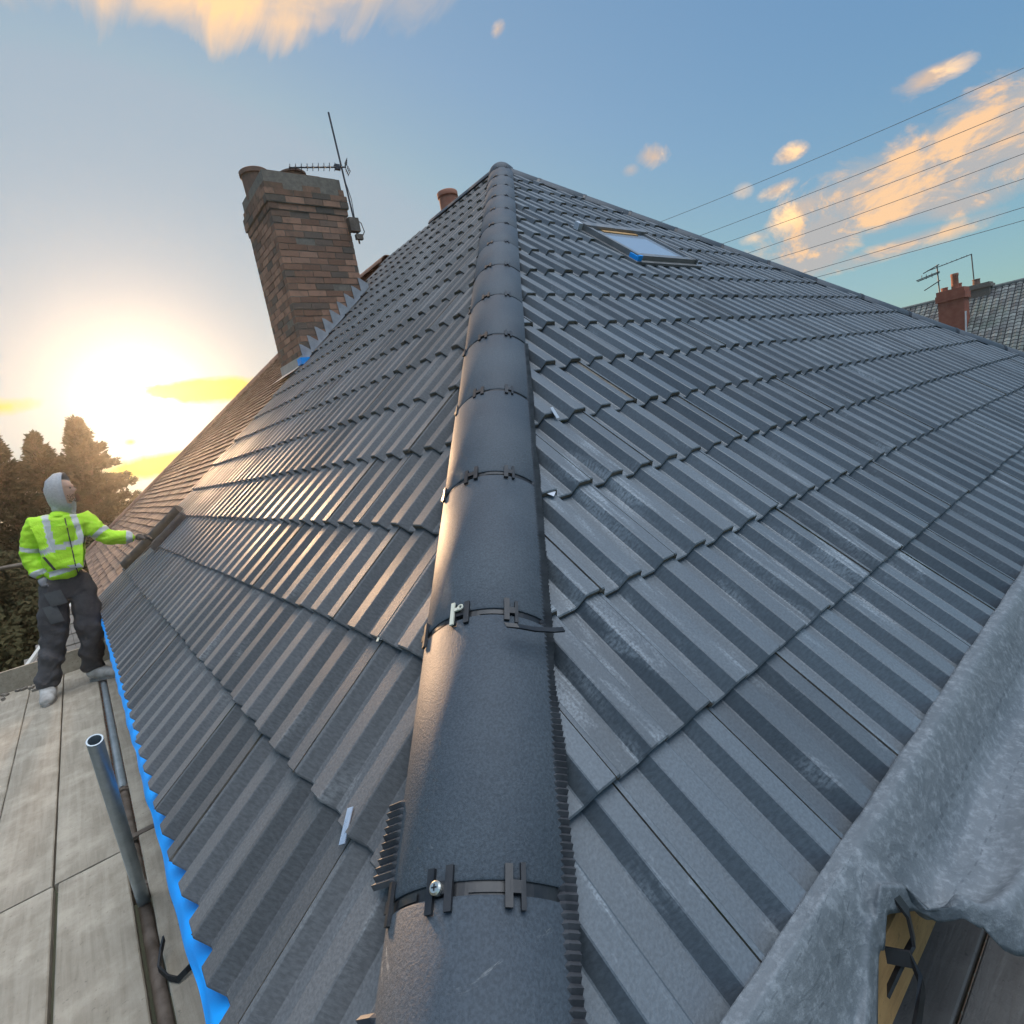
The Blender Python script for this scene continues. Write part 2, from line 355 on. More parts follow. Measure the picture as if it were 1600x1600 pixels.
RIB, HR = .153, .036
PROF = [(0, 1), (.0105, 1.0), (.0130, .95), (.0290, .05), (.0325, 0), (.086, 0), (.0890, .05), (.1050, .95), (.1075, 1.0), (.1570, 1.0), (.1595, .95), (.1755, .05), (.179, 0), (.238, 0), (.2410, .05), (.2570, .95), (.2595, 1.0), (.306, 1.0)]
TW = .306
GA = .345
def tiled_slope(name, frame, s0, courses, umax, mirror, mat, u0, ends, seed, upper_limit=None):
    """frame: (along, up, normal) unit vectors from the roof corner"""
    al, up, nn = [Vector(x) for x in frame]; rr = random.Random(seed); b = MB()
    def P(u, s, h): return al*u + up*s + nn*h
    for k in range(courses):
        sk = s0 + k*GA
        lim = umax(sk+GA*.5)
        nt = int((lim-u0)/TW)+3
        for j in range(-1, nt):
            base_u = u0 + j*TW
            if base_u+TW < (sk-.2)*CT-.4: continue
            r_ = rr.random(); dl = rr.uniform(-.0022, .0022); ds = rr.uniform(-.0035, .0035); tilt = rr.uniform(-.0018, .0018)
            du = rr.uniform(-.0008, .0008)
            def U(v): return (base_u + (TW - v) if mirror else base_u + v) + du
            def Hh(v, f, s_):      # f: 0 pan .. 1 rib top
                q = (s_-sk)/GA
                return -.016 + .016*(1-q) - .002 + f*(HR + .002*(1-q)) + dl + tilt*(v-.15)/.15
            sF, sB = sk+ds, sk+GA+.055
            vs = [(v+.0012 if i == 0 else (v-.0012 if i == len(PROF)-1 else v), f) for i, (v, f) in enumerate(PROF)]
            b.cr = r_
            def uvp(v, s_): return (U(v)+k*1.37, s_)
            rows = []; uvs = []
            for s_, dh in ((sF, -.0028), (sF+.0035, 0), (sB, 0)):
                rows.append([P(U(v), s_, Hh(v, f, s_)+dh) for v, f in vs]); uvs.append([uvp(v, s_) for v, f in vs])
            b.grid(rows if not mirror else [r2[::-1] for r2 in rows], 0, uvs if not mirror else [r2[::-1] for r2 in uvs])
            # raw front edge and underside
            TH = .014
            wob = [noise.noise(Vector((U(v)*30, sk*7, seed)))*.002 for v, f in vs]
            bot = [P(U(v), sF+.001, Hh(v, f, sF)-TH-(.004 if f > .5 else 0)+wb) for (v, f), wb in zip(vs, wob)]
            und = [P(U(v), sF+.10, Hh(v, f, sF+.10)-TH) for v, f in vs]
            fr = rows[0]
            b.grid([r2 if not mirror else r2[::-1] for r2 in (und, bot, fr)], 1)
            # side face + interlock wing
            i_ = 0
            for e in (0, -1):
                v, f = vs[e]
                b.face([P(U(v), sF, Hh(v, f, sF)), P(U(v), sB, Hh(v, f, sB)), P(U(v), sB, Hh(v, f, sB)-TH), P(U(v), sF, Hh(v, f, sF)-TH)], 1)
            wv = [(-.012, 1.), (.0012, 1.)]
            b.grid([[P(U(v), s_, Hh(v, f, s_)-.006) for v, f in wv] for s_ in (sF+.012, sB)], 1)
    o = b.build(name, [mat, M_butt]); clip(o, ends)
    me = o.data
    return hp(o)
fL = ((0, 1, 0), (CT, 0, ST), (-ST, 0, CT)); fR = ((1, 0, 0), (0, CT, ST), (0, -ST, CT))
q2 = math.sqrt(.5)
# left slope: two pieces of the same covering cut where the neighbour starts
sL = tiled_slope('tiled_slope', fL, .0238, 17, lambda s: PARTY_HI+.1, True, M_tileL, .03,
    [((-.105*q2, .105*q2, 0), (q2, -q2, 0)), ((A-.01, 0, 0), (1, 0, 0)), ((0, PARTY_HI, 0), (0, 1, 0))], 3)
bm = bmesh.new(); bm.from_mesh(sL.data)
dele = [f for f in bm.faces if f.calc_center_median().x < 2.75 and f.calc_center_median().y > PARTY_LO+.02]
bmesh.ops.delete(bm, geom=dele, context='FACES'); bm.to_mesh(sL.data); bm.free()
tag(sL, 'left roof slope in grey ribbed interlocking tiles catching the low sun')
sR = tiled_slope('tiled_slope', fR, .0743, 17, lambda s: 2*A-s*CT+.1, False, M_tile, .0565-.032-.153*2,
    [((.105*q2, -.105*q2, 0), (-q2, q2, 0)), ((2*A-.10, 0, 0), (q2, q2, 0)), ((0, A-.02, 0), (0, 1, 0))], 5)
tag(sR, 'right roof slope in blue grey ribbed tiles with pale dust marks')
# under-surface of the whole roof
b = MB(); o_ = -.035
b.face([(0+.03, .0, o_), (A, A, H+o_), (A, 7.2, H+o_), (.03, 7.2, o_)][::-1])
b.face([(.12, .12, .12*T+o_), (2*A-.12, .12, .12*T+o_), (A, A, H+o_)])
b.face([(2*A, 0, o_), (2*A, 7.2, o_), (A, 7.2, H+o_), (A, A, H+o_)])
hp(b.build('underlay', M_under))
# walls, soffit
b = MB(); I = .32
b.face([(I, I, GROUND), (2*A-I, I, GROUND), (2*A-I, I, -.2), (I, I, -.2)]); b.face([(I, 7, GROUND), (I, I, GROUND), (I, I, -.2), (I, 7, -.2)])
b.face([(2*A-I, I, GROUND), (2*A-I, 7, GROUND), (2*A-I, 7, -.2), (2*A-I, I, -.2)])
hp(b.build('wall', M_wall))
b = MB(); b.box((.075, .075, -.20), (.30, 7, -.19)); b.box((.30, .075, -.20), (2*A-.1, .30, -.19)); hp(b.build('soffit', material('white_soffit', (.6, .6, .58), .6)))
b = MB(); b.box((.05, .078, -.22), (.075, 7, -.04)); hp(b.build('fascia', material('white_fascia', (.55, .55, .53), .5)))
b = MB(); b.box((.05, .010, -.26), (2*A-.1, .045, -.075)); hp(b.build('fascia', M_timber))

# blue eaves strip, scalloped where it dips between the tile ribs
b = MB(); rows = []
n_ = 400
for k in range(n_+1):
    y = .1+6.4*k/n_
    wv = .004*math.sin(y*9.1)+.003*math.sin(y*23)
    ed = .008*math.sin(2*math.pi*y/RIB)
    rows.append([(-.020+wv*.6, y, -.036+wv), (-.012+wv, y, -.022), (-.004, y, -.012+ed*.4), (.05, y, .002)])
b.grid(rows, 0)
hp(tag(b.build('eaves_membrane', M_blue, smooth=True), 'bright blue membrane strip under the left eaves tiles'))

# ------------------------------------------------------------------ hip and ridge tiles
HD = math.sqrt(2+T*T); hv = Vector((1, 1, T))/HD; hs = Vector((q2, -q2, 0)); hn = hs.cross(hv)
RT, TT = .167, .014
def arc_tile(name, o, d, s_, n_, length, parent, jitter=0., r0=RT, sweep=55, taper=1.0):
    """half-round tile: crest starts at o and runs along d"""
    rr = random.Random(hash(name+str(round(length, 3)+round(o.x, 2))) % 999); NA = 22
    b = MB(); rj = rr.uniform(-.5, .5)*jitter; nzd = Vector((rr.random()*9, 0, 0))
    def P(a_, r_, l): return o + d*l + s_*(math.sin(a_)*r_) + n_*(math.cos(a_)*r_ - r0)
    angs = [R(-sweep+2*sweep*i/NA)+R(rj) for i in range(NA+1)]
    out = []
    for l, dr in ((0., -.003), (.004, 0), (length*.5, .0006), (length-.004, 0), (length, -.003)):
        out.append([P(a_, r0+dr, l) for a_ in angs])
    b.grid(out, 0)
    inn = [[P(a_, r0-TT, l) for a_ in angs] for l in (0., length)]
    b.grid([inn[1], inn[0]], 0); b.grid([inn[0], out[0]], 0); b.grid([out[-1], inn[1]], 0)
    for e in (0, -1):
        b.face([out[0][e], out[-1][e], inn[1][e], inn[0][e]], 0)
    x = b.build(name, M_ridge, smooth=True, angle=38); hp(x); return x
def union_clip(o, d, s_, n_, parent, scale=1., r0=RT, full=True, seed=0):
    """black band in the joint with H-shaped clips bridging the two tiles"""
    rr = random.Random(seed)
    b = MB()
    def P(a_, r_, l): return o + d*l + s_*(math.sin(a_)*r_) + n_*(math.cos(a_)*r_ - r0)
    angs = [R(-54+4.5*i) for i in range(25)]
    for r_ in (r0-.006,):
        b.grid([[P(a_, r_, l) for a_ in angs] for l in (-.022, .022)], 0)
    b.grid([[P(R(a_), r0-.003, l) for a_ in range(-44, -24, 4)] for l in (-.006, .005)], 0)
    b.grid([[P(R(a_), r0-.003, l) for a_ in range(2, 26, 4)] for l in (-.006, .005)], 0)
    def bar(a0, wd, l0, l1):
        hw = math.degrees(wd/2/r0); rows = []
        for r_ in (r0+.0015, r0+.0075):
            rows.append([(P(R(a0-hw), r_, l), P(R(a0+hw), r_, l)) for l in (l0, l1)])
        lo, hi = rows
        b.face([hi[0][0], hi[0][1], hi[1][1], hi[1][0]]); b.face([lo[0][0], lo[0][1], hi[0][1], hi[0][0]])
        b.face([lo[1][0], hi[1][0], hi[1][1], lo[1][1]]); b.face([lo[0][0], hi[0][0], hi[1][0], lo[1][0]]); b.face([lo[0][1], lo[1][1], hi[1][1], hi[0][1]])
    L = .029
    for a0 in (-50, -17, -7, 22, 29):
        bar(a0, .011 if a0 != 29 else .007, -L+rr.uniform(-.004, .004), L+rr.uniform(-.004, .004))
    bar(-12, .03, -.007, .009); bar(25.5, .018, -.009, .007); bar(-53, .016, -.008, .008)
    x = b.build('joint_clip', M_black); x.parent = parent; x.matrix_parent_inverse = parent.matrix_world.inverted() if False else Matrix.Translation(-house.location) @ Matrix.Identity(4)
    x.matrix_parent_inverse = Matrix.Identity(4)
    return x
GAP = .018
J0, JD, HC = .5143, .5061, .049
for j in range(-1, 14):
    l0 = J0+j*JD; o = hv*l0 + Vector((0, 0, HC))
    ln = JD-GAP if j < 13 else HD*A-l0-.0+.10
    rj = random.Random(40+j); o = o + hn*rj.uniform(-.0015, .0015)+hs*rj.uniform(-.0015, .0015)
    tl = arc_tile('hip_tile', o+hv*GAP*.5, (hv+hs*rj.uniform(-.002, .002)).normalized(), hs, hn, ln, house, .5)
    if j >= 0:
        union_clip(o, hv, hs, hn, tl, seed=j)
    if j == 0:
        b = MB(); c0 = o + hs*(math.sin(R(-13))*RT) + hn*(math.cos(R(-13))*RT-RT+.0)
        nn_ = (hs*math.sin(R(-14))+hn*math.cos(R(-14))).normalized()
        b.tube([c0+nn_*.002, c0+nn_*.012, c0+nn_*.0145], [.0085, .0095, .007], 20)
        u_ = nn_.orthogonal().normalized(); v_ = nn_.cross(u_)
        for a_ in (0, 1):
            p_, q_ = (u_, v_) if a_ else (v_, u_); z_ = c0+nn_*.0152
            b.face([z_+p_*.0045+q_*.001, z_-p_*.0045+q_*.001, z_-p_*.0045-q_*.001, z_+p_*.0045-q_*.001], 1)
        x = b.build('screw', [M_screw, M_black]); x.parent = tl
    if j == 1:
        b = MB(); an = R(-17); rr_ = RT+.009
        c0 = o + hs*(math.sin(an)*rr_) + hn*(math.cos(an)*rr_-RT); nn_ = (hs*math.sin(an)+hn*math.cos(an)); tg = hs*math.cos(an)-hn*math.sin(an)
        for (x0, x1, y0, y1) in ((-.0045, .0045, -.030, .029), (.003, .017, .004, .012)):
            pts = [c0+tg*a_+hv*l_ for a_, l_ in ((x0, y0), (x1, y0), (x1, y1), (x0, y1))]
            b.face([p+nn_*.004 for p in pts]); 
            for i in range(4): b.face([pts[i], pts[(i+1) % 4], pts[(i+1) % 4]+nn_*.004, pts[i]+nn_*.004])
        cc = c0+tg*.019+hv*.010+nn_*.003
        b.tube([cc+(tg*math.cos(a_)+hv*math.sin(a_))*.006 for a_ in [i*math.pi/5 for i in range(11)]], .0022, 6)
        x = b.build('screw_tab', M_cream); x.parent = tl
# right hip, running away from the apex
hv2 = Vector((1, -1, -T))/HD; hs2 = Vector((-q2, -q2, 0)); hn2 = hs2.cross(hv2)
if hn2.z < 0: hs2 = -hs2; hn2 = -hn2
top2 = Vector((A, A, H+.052))
for j in range(0, 14):
    l0 = .0 if j == 0 else .48+(j-1)*.518; l1 = .48+j*.518
    rj = random.Random(80+j)
    arc_tile('hip_tile', top2+hv2*(l0+.005)+hn2*rj.uniform(-.003, .003), hv2, hs2, hn2, l1-l0-.010, house, .5, r0=.135, sweep=66)
    if j > 0:
        b = MB(); oo = top2+hv2*l0
        def P(a_, r_, l): return oo + hv2*l + hs2*(math.sin(a_)*r_) + hn2*(math.cos(a_)*r_ - .135)
        b.grid([[P(R(-66+9.4*i), r_, l) for i in range(15)] for r_, l in ((.127, -.018), (.1375, -.014), (.1375, .014), (.127, .018))])
        hp(b.build('joint_band', M_black))
# main ridge, three new tiles only
rv = Vector((0, 1, 0)); rs = Vector((1, 0, 0))
for j in range(3):
    arc_tile('ridge_tile', Vector((A, A+.02+j*.45, H+.040)), rv, rs, Vector((0, 0, 1)), .445, house, .5, r0=.135, sweep=66)
b = MB(); b.box((A-.04, A+1.3, H-.08), (A+.04, 7.12, H-.012)); hp(b.build('ridge_batten', M_butt))
# little domed cap where the three lines meet
b = MB()
rows = []
for i in range(9):
    th = R(90*i/8); rows.append([Vector((A, A, H-.075))+Vector((math.cos(p)*math.sin(th)*.142, math.sin(p)*math.sin(th)*.142, math.cos(th)*.142)) for p in [2*math.pi*k/24 for k in range(24)]])
b.grid(rows, closed=True); hp(b.build('apex_cap', M_ridge, smooth=True))

# pleated flashing roll that shows beside the hip tiles
def roll(name, side, l0, l1, w0, w1, lift):
    b = MB(); rr = random.Random(int(l0*10)); n_ = int((l1-l0)/.0058)
    fn = Vector(fR[2]) if side > 0 else Vector(fL[2]); tdir = (fn.cross(hv)).normalized()
    if tdir.dot(hs)*side < 0: tdir = -tdir
    rows = []
    for i in range(n_+1):
        l = l0+(l1-l0)*i/n_; q = (i % 2)
        wv = noise.noise(Vector((l*6, side*3, 0)))
        wd = (w0+(w1-w0)*i/n_)+.010*wv+rr.uniform(-.001, .001)
        base_ = hv*l + hs*side*.116 - fn*.0527
        hb = lift+.010*noise.noise(Vector((l*9, 5, side)))
        rows.append([base_+tdir*x_+fn*(.018+.018*t_+(.008*t_ if q else 0)+hb*t_*.4) for x_, t_ in ((0, 0), (.02, .7), (.030, 1), (.022+wd, 1))])
    b.grid(rows)
    return hp(b.build(name, M_pleat))
roll('flashing_roll', 1, .30, 2.55, .026, .020, .0)
roll('flashing_roll', -1, .57, .70, .050, .036, .004)
roll('flashing_roll', -1, .35, .42, .044, .040, .004)

# small tile clips left poking out of the course edges
def on_slope(fr, u, s_, h): return Vector(fr[0])*u+Vector(fr[1])*s_+Vector(fr[2])*h
def slip(fr, u, s_, h, du, ds, wd, mat, name='tile_clip', label=None, rise=.0):
    b = MB(); p0 = on_slope(fr, u, s_, h); p1 = on_slope(fr, u+du, s_+ds, h+rise); d = (p1-p0).normalized(); n_ = Vector(fr[2]); sdv = d.cross(n_).normalized()*wd/2
    pts = [p0-sdv, p0+sdv, p1+sdv, p1-sdv]; b.face([p+n_*.002 for p in pts])
    b.face([p for p in pts[::-1]])
    for i in range(4): b.face([pts[i], pts[(i+1) % 4], pts[(i+1) % 4]+n_*.002, pts[i]+n_*.002])
    o = hp(b.build(name, mat)); 
    if label: tag(o, label)
    return o

# ------------------------------------------------------------------ roof window
def rw():
    u0, u1, s0_, s1_ = 3.74, 4.54, 3.10, 3.74
    al, up, nn = [Vector(x) for x in fR]
    def bx(b, a, c, d, e, h0, h1, mi=0):
        c8 = [al*x+up*y+nn*z for z in (h0, h1) for y in (d, e) for x in (a, c)]
        i = len(b.v); b.v += [tuple(p) for p in c8]
        for q in ((0, 2, 3, 1), (4, 5, 7, 6), (0, 1, 5, 4), (2, 6, 7, 3), (0, 4, 6, 2), (1, 3, 7, 5)):
            b.f.append(tuple(i+k for k in q)); b.mi.append(mi); b.uv.append(None); b.r.append(.5)
    m_case = varied('grey_aluminium_casing', (.20, .195, .19), (.26, .255, .25), 12, .38, .05, 40, metal=.4)
    b = MB()
    bx(b, u0-.05, u1+.05, s0_-.05, s1_+.09, .02, .040)
    fl = hp(b.build('roof_window', m_case)); tag(fl, 'roof window with grey casing and blue tape at its lower corner')
    b = MB(); wd = .052
    bx(b, u0, u0+wd, s0_, s1_, .036, .075); bx(b, u1-wd, u1, s0_, s1_, .036, .075)
    bx(b, u0+wd, u1-wd, s0_, s0_+wd, .036, .072); bx(b, u0-.01, u1+.01, s1_-wd, s1_+.03, .036, .088)
    bx(b, u0-.012, u0+.002, s0_-.01, s1_, .032, .080); bx(b, u1-.002, u1+.012, s0_-.01, s1_, .032, .080)
    f = b.build('window_frame', m_case); f.parent = fl
    b = MB(); bx(b, u0+wd+.002, u1-wd-.002, s0_+wd+.002, s1_-wd-.002, .050, .058)
    m_gl = material('window_pane', (.30, .36, .44), .06, .0, 1.0); f = b.build('pane', m_gl); f.parent = fl
    b = MB(); bx(b, u0+.17, u1-.17, s1_-wd-.045, s1_-wd-.004, .0582, .066); f = b.build('inner_timber', M_timber); f.parent = fl
    b = MB()
    bx(b, u0-.028, u0-.013, s0_-.02, s0_+.06, .022, .070); bx(b, u0-.028, u0+.02, s0_-.035, s0_-.021, .022, .080)
    f = b.build('tape', M_blue); f.parent = fl
    b = MB(); bx(b, u0-.06, u0-.014, s1_-.02, s1_+.035, .03, .085); f = b.build('packing_strip', M_white); f.parent = fl
rw()

# clips
slip(fR, 1.400, 1.432, .028, -.006, .040, .016, M_white, label='white plastic clip standing at a course edge beside the hip', rise=.020)
slip(fR, 1.068, 1.100, .030, .020, .014, .024, M_white)
slip(fR, .758, .768, .030, .022, .016, .010, M_white)
slip(fL, .632, .352, .036, .036, .052, .016, M_foil, label='bright metal tag lying on the left slope beside the hip')
slip(fL, .936, .712, .030, .002, .036, .003, M_white)
slip(fL, .940, .704, .034, .004, .010, .008, M_cream)

# ------------------------------------------------------------------ chimney (brick by brick)
def brick_stack(name, x0, x1, y0, y1, z0, z1, corb, seed, bh=.0755, top_pots=True):
    rr = random.Random(seed); b = MB()
    b.box((x0+.006, y0+.006, z0), (x1-.006, y1-.006, z1-.03), mi=1)
    n_ = int((z1-z0)/bh)
    for k in range(n_):
        za = z1-(k+1)*bh; zb = za+bh-.010
        pr = corb[k] if k < len(corb) else 0
        X0, X1, Y0, Y1 = x0-pr, x1+pr, y0-pr, y1+pr
        if pr: b.box((X0+.006, Y0+.006, za-.008), (X1-.006, Y1-.006, zb+.001), mi=1)
        off = .1125 if k % 2 else 0
        for ax in (0, 1):
            lo, hi = (X0, X1) if ax == 0 else (Y0+.1, Y1-.1)
            p = lo-(off if off else 0)
            while p < hi-.02:
                q = p+.225; a_, c_ = max(p, lo)+.004, min(q, hi)-.004
                p = q
                if c_-a_ < .03: continue
                for side in (0, 1):
                    r_ = rr.random(); j = rr.uniform(-.003, .003)+(rr.random() < .05)*-.006; j2 = rr.uniform(-.002, .002)
                    if ax == 0:
                        lo3, hi3 = ((a_, Y0-j, za+j2), (c_, Y0+.1, zb+j2)) if side == 0 else ((a_, Y1-.1, za), (c_, Y1+j, zb))
                    else:
                        lo3, hi3 = ((X0-j, a_, za+j2), (X0+.1, c_, zb+j2)) if side == 0 else ((X1-.1, a_, za), (X1+j, c_, zb))
                    b.box(lo3, hi3, mi=0, r=r_)
    o = b.build(name, [M_brick, M_mortar]); return o
CX0, CX1, CY0, CY1, CZ = 2.55, 3.50, 6.34, 7.24, 4.36
ch = brick_stack('chimney', CX0, CX1, CY0, CY1, 1.7, CZ, [-.035, -.01, .012, .030, .030, .012], 11)
# mortar flaunching heaped on top
bm = bmesh.new(); bm.from_mesh(ch.data); bm.to_mesh(ch.data); bm.free()
hp(ch); tag(ch, 'tall weathered brick chimney with corbelled top')
b = MB(); rows = []
for i in range(9):
    y = CY0+.02+(CY1-CY0-.04)*i/8
    rows.append([(CX0+.02+(CX1-CX0-.04)*j/8, y, CZ-.04+(.09*math.sin(math.pi*i/8)**.5*math.sin(math.pi*j/8)**.5 if 0 < i < 8 and 0 < j < 8 else 0)+.07*noise.noise(Vector((i*.9, j*.9, 3)))) for j in range(9)])
b.grid(rows); x = b.build('mortar_cap', M_mortar, smooth=True); x.parent = ch
def pot(x, y, z, r0, r1, h, parent, mat=M_terra, name='chimney_pot'):
    b = MB(); N = 24
    prof = [(r0, 0), (r1+.004, h*.80), (r1+.022, h*.83), (r1+.024, h*.97), (r1+.012, h), (r1-.02, h), (r1-.03, h*.6)]
    b.grid([[(x+math.cos(2*math.pi*k/N)*r_, y+math.sin(2*math.pi*k/N)*r_, z+q) for k in range(N)] for r_, q in prof], closed=True)
    o = b.build(name, mat, smooth=True, angle=50); o.parent = parent; return o
M_oldpot = varied('sooty_clay_pot', (.15, .10, .075), (.26, .15, .105), 9, .85, .4, 50)
pot(2.70, 6.98, CZ-.10, .150, .155, .34, ch, M_oldpot); pot(3.02, 6.60, CZ-.06, .150, .14, .15, ch, M_oldpot)
# stepped lead flashing on the face towards the camera, following the slope
b = MB(); n_ = 9
for k in range(n_):
    xa = CX0-.02+k*(CX1-CX0+.10)/n_; xb = xa+(CX1-CX0+.10)/n_
    y = CY0-.009-.0015*(k % 2)
    za, zb = T*xa+.03, T*xb+.03
    tip = zb+.125
    pts = [(xa, y, za), (xb, y, zb), (xb, y, zb+.05), (xa+.02, y, tip-.01), (xa-.01, y, tip), (xa, y, za+.07)]
    b.face(pts); b.face([(p[0], p[1]+.004, p[2]) for p in pts[::-1]])
    b.face([(xa, y, za), (xb, y, zb), (xb, y-.085, zb+.012), (xa, y-.085, za+.012)][::-1])
x = b.build('lead_flashing', M_lead); x.parent = ch
b = MB()
pts = [(CX0-.012, CY0-.02, T*CX0-.02), (CX0-.012, CY1, T*CX0-.02), (CX0-.012, CY1, T*CX0+.13), (CX0-.012, CY0-.02, T*CX0+.11)]
b.face(pts[::-1]); b.face([(CX0-.012, CY0-.02, T*CX0+.02), (CX0-.012, CY1, T*CX0+.02), (CX0-.17, CY1, T*(CX0-.17)+.07), (CX0-.17, CY0-.02, T*(CX0-.17)+.07)])
x = b.build('lead_apron', varied('pale_lead', (.36, .33, .29), (.46, .42, .38), 8, .6, .4, 20)); x.parent = ch
b = MB(); b.box((CX0-.10, CY0-.13, T*CX0-.02), (CX0+.015, CY0-.012, T*CX0+.055)); x = b.build('tape', M_blue); x.parent = ch
# the stack whose pot shows above the ridge
c2 = brick_stack('chimney', 5.25, 5.9, 6.55, 7.2, 2.6, 4.22, [.0, .02], 12); hp(c2); tag(c2, 'rear brick chimney hidden behind the ridge')
pot(5.46, 6.80, 4.18, .15, .135, .42, c2)

# ------------------------------------------------------------------ television aerial on the chimney
def yagi(name, mast, top, boom0, boom1, nel, elen, label, cat='aerial', rad=.013, reflector=True, lean=None, parent=None, updir=None):
    root = empty(name, mast, label, cat)
    b = MB(); b.tube([mast, top], rad, 8); m1 = b.build('mast', M_steel); m1.parent = root; m1.matrix_parent_inverse = Matrix.Translation(-Vector(mast))
    b = MB(); b0, b1 = Vector(boom0), Vector(boom1); d = (b1-b0).normalized(); u_ = Vector(updir) if updir else Vector((0, 0, 1)); e = d.cross(u_).normalized(); u2 = e.cross(d)
    b.tube([b0, b1], rad*.8, 6)
    L = (b1-b0).length
    for k in range(nel):
        c = b0+d*(L*(.10+.88*k/(nel-1)))
        h_ = elen*(1-.25*k/nel)
        b.tube([c-e*h_/2-u2*h_*.18, c, c+e*h_/2-u2*h_*.18], rad*.38, 5); b.tube([c-e*h_*.34+u2*h_*.34, c, c+e*h_*.34+u2*h_*.34], rad*.38, 5)
    if reflector:
        for q in range(-3, 4):
            if q == 0: continue
            c = b0+u2*q*elen*.22-d*abs(q)*elen*.06; b.tube([c-e*elen*.6, c+e*elen*.6], rad*.4, 5)
        for sx_ in (-.4, .4): b.tube([b0+e*sx_*elen-u2*.66*elen-d*.18*elen, b0+e*sx_*elen, b0+e*sx_*elen+u2*.66*elen-d*.18*elen], rad*.4, 5)
    b.box((-.03, -.02, -.03), (.03, .02, .03), Matrix.Translation(b0+d*L*.16))
    bo = b.build('boom', M_steel); bo.parent = root; bo.matrix_parent_inverse = Matrix.Translation(-Vector(mast))
    return root
ae = yagi('television_aerial', (3.565, 6.30, 3.56), (3.52, 6.30, 5.09), (3.60, 6.30, 4.475), (2.92, 6.42, 4.43), 10, .11, 'thin dark television aerial on a leaning mast strapped to the tall brick chimney', rad=.0115)
b = MB(); b.box((3.47, 6.26, 3.70), (3.60, 6.34, 3.86)); b.tube([(3.56, 6.28, 3.86), (3.63, 6.27, 3.80), (3.65, 6.27, 3.70), (3.60, 6.28, 3.62)], .006, 6)
b.tube([(3.57, 6.31, 3.75), (3.585, 6.31, 4.1), (3.555, 6.31, 4.3), (3.53, 6.3, 4.46)], .005, 5); b.box((3.52, 6.25, 3.60), (3.61, 6.30, 3.66))
x = b.build('bracket', M_rust); x.parent = ae; x.matrix_parent_inverse = Matrix.Translation(-Vector((3.565, 6.30, 3.56)))

# ================================================================== NEIGHBOUR HALF
nb = empty('house', (A, 9.6, GROUND), 'attached house with old brown clay tile roof beyond the chimney', 'house')
def np_(o): o.parent = nb; o.matrix_parent_inverse = Matrix.Translation(-nb.location); return o
b = MB(); rr = random.Random(21); G2 = .100; TWp = .165
for k in range(58):
    sk = k*G2
    x_mid = (sk+.05)*CT
    ya = PARTY_LO+.01 if x_mid < 2.75 else PARTY_HI+.01
    yb = 14-x_mid+.15
    y = ya-(TWp/2 if k % 2 else 0)
    while y < yb:
        y1 = y+TWp-.004; y0_ = max(y, ya)
        if y1-y0_ > .02:
            dl = rr.uniform(-.002, .004)+.006*noise.noise(Vector((k*.09, y*.6, 0))); dsx = rr.uniform(-.005, .005); r_ = rr.random()
            tw = rr.uniform(-.003, .003)
            def P(u, s_, h): return Vector((0, 1, 0))*u+Vector(fL[1])*s_+Vector(fL[2])*h
            h0 = .012+dl; h1 = -.008+dl
            a_ = [P(y0_, sk+dsx, h0+tw), P(y1, sk+dsx, h0-tw), P(y1, sk+G2+.03, h1), P(y0_, sk+G2+.03, h1)]
            b.face(a_, r=r_)
            lo = [P(y0_, sk+dsx, h0+tw-.014), P(y1, sk+dsx, h0-tw-.014)]
            b.face([lo[0], lo[1], a_[1], a_[0]], r=r_*.4); b.face([lo[0], a_[0], a_[3]], r=.1); b.face([a_[1], lo[1], a_[2]], r=.1)
        y += TWp
o = b.build('tiled_slope', M_old); clip(o, [((A, 0, 0), (1, 0, 0)), ((14, 0, 0), (q2, q2, 0))]); np_(o)
b = MB(); F = 14-A
b.face([(.02, 6.5, -.03), (.02, 14, -.03), (A, F, H-.03), (A, 6.5, H-.03)][::-1]); b.face([(0, 14, 0), (2*A, 14, 0), (A, F, H)][::-1]); b.face([(2*A, 6.5, 0), (2*A, 14, 0), (A, F, H), (A, 6.5, H)])
np_(b.build('underlay', M_under))
b = MB(); b.face([(I, 14-I, GROUND), (I, 6.5, GROUND), (I, 6.5, -.2), (I, 14-I, -.2)]); b.face([(2*A-I, 14-I, GROUND), (I, 14-I, GROUND), (I, 14-I, -.2), (2*A-I, 14-I, -.2)]); b.face([(2*A-I, 6.5, GROUND), (2*A-I, 14-I, GROUND), (2*A-I, 14-I, -.2), (2*A-I, 6.5, -.2)])
b.box((.03, 6.6, -.2), (.055, 14, -.03)); b.box((.055, 6.6, -.2), (I, 13.9, -.19))
np_(b.build('wall', M_wall))
def nb_arc(o, d, s_, n_, ln, r0=.12):
    b = MB(); angs = [R(-80+10*i) for i in range(17)]
    def P(a_, r_, l): return o + d*l + s_*(math.sin(a_)*r_) + n_*(math.cos(a_)*r_ - r0)
    b.grid([[P(a_, r0-.012, 0) for a_ in angs], [P(a_, r0, 0) for a_ in angs], [P(a_, r0+.004, ln) for a_ in angs], [P(a_, r0-.012, ln) for a_ in angs]])
    return np_(b.build('ridge_tile', M_terra if random.Random(int(o.y*50)).random() < .0 else M_oldterra, smooth=True, angle=40))
M_oldterra = varied('weathered_ridge_clay', (.22, .12, .08), (.31, .18, .12), 6, .85, .3, 40)
y = PARTY_HI+.02
while y < F-.1:
    nb_arc(Vector((A, y, H+.065)), rv, rs, Vector((0, 0, 1)), .30); y += .31
hv3 = Vector((-1, 1, -T))/HD; hs3 = Vector((q2, q2, 0)); hn3 = hs3.cross(hv3)
if hn3.z < 0: hs3 = -hs3; hn3 = -hn3
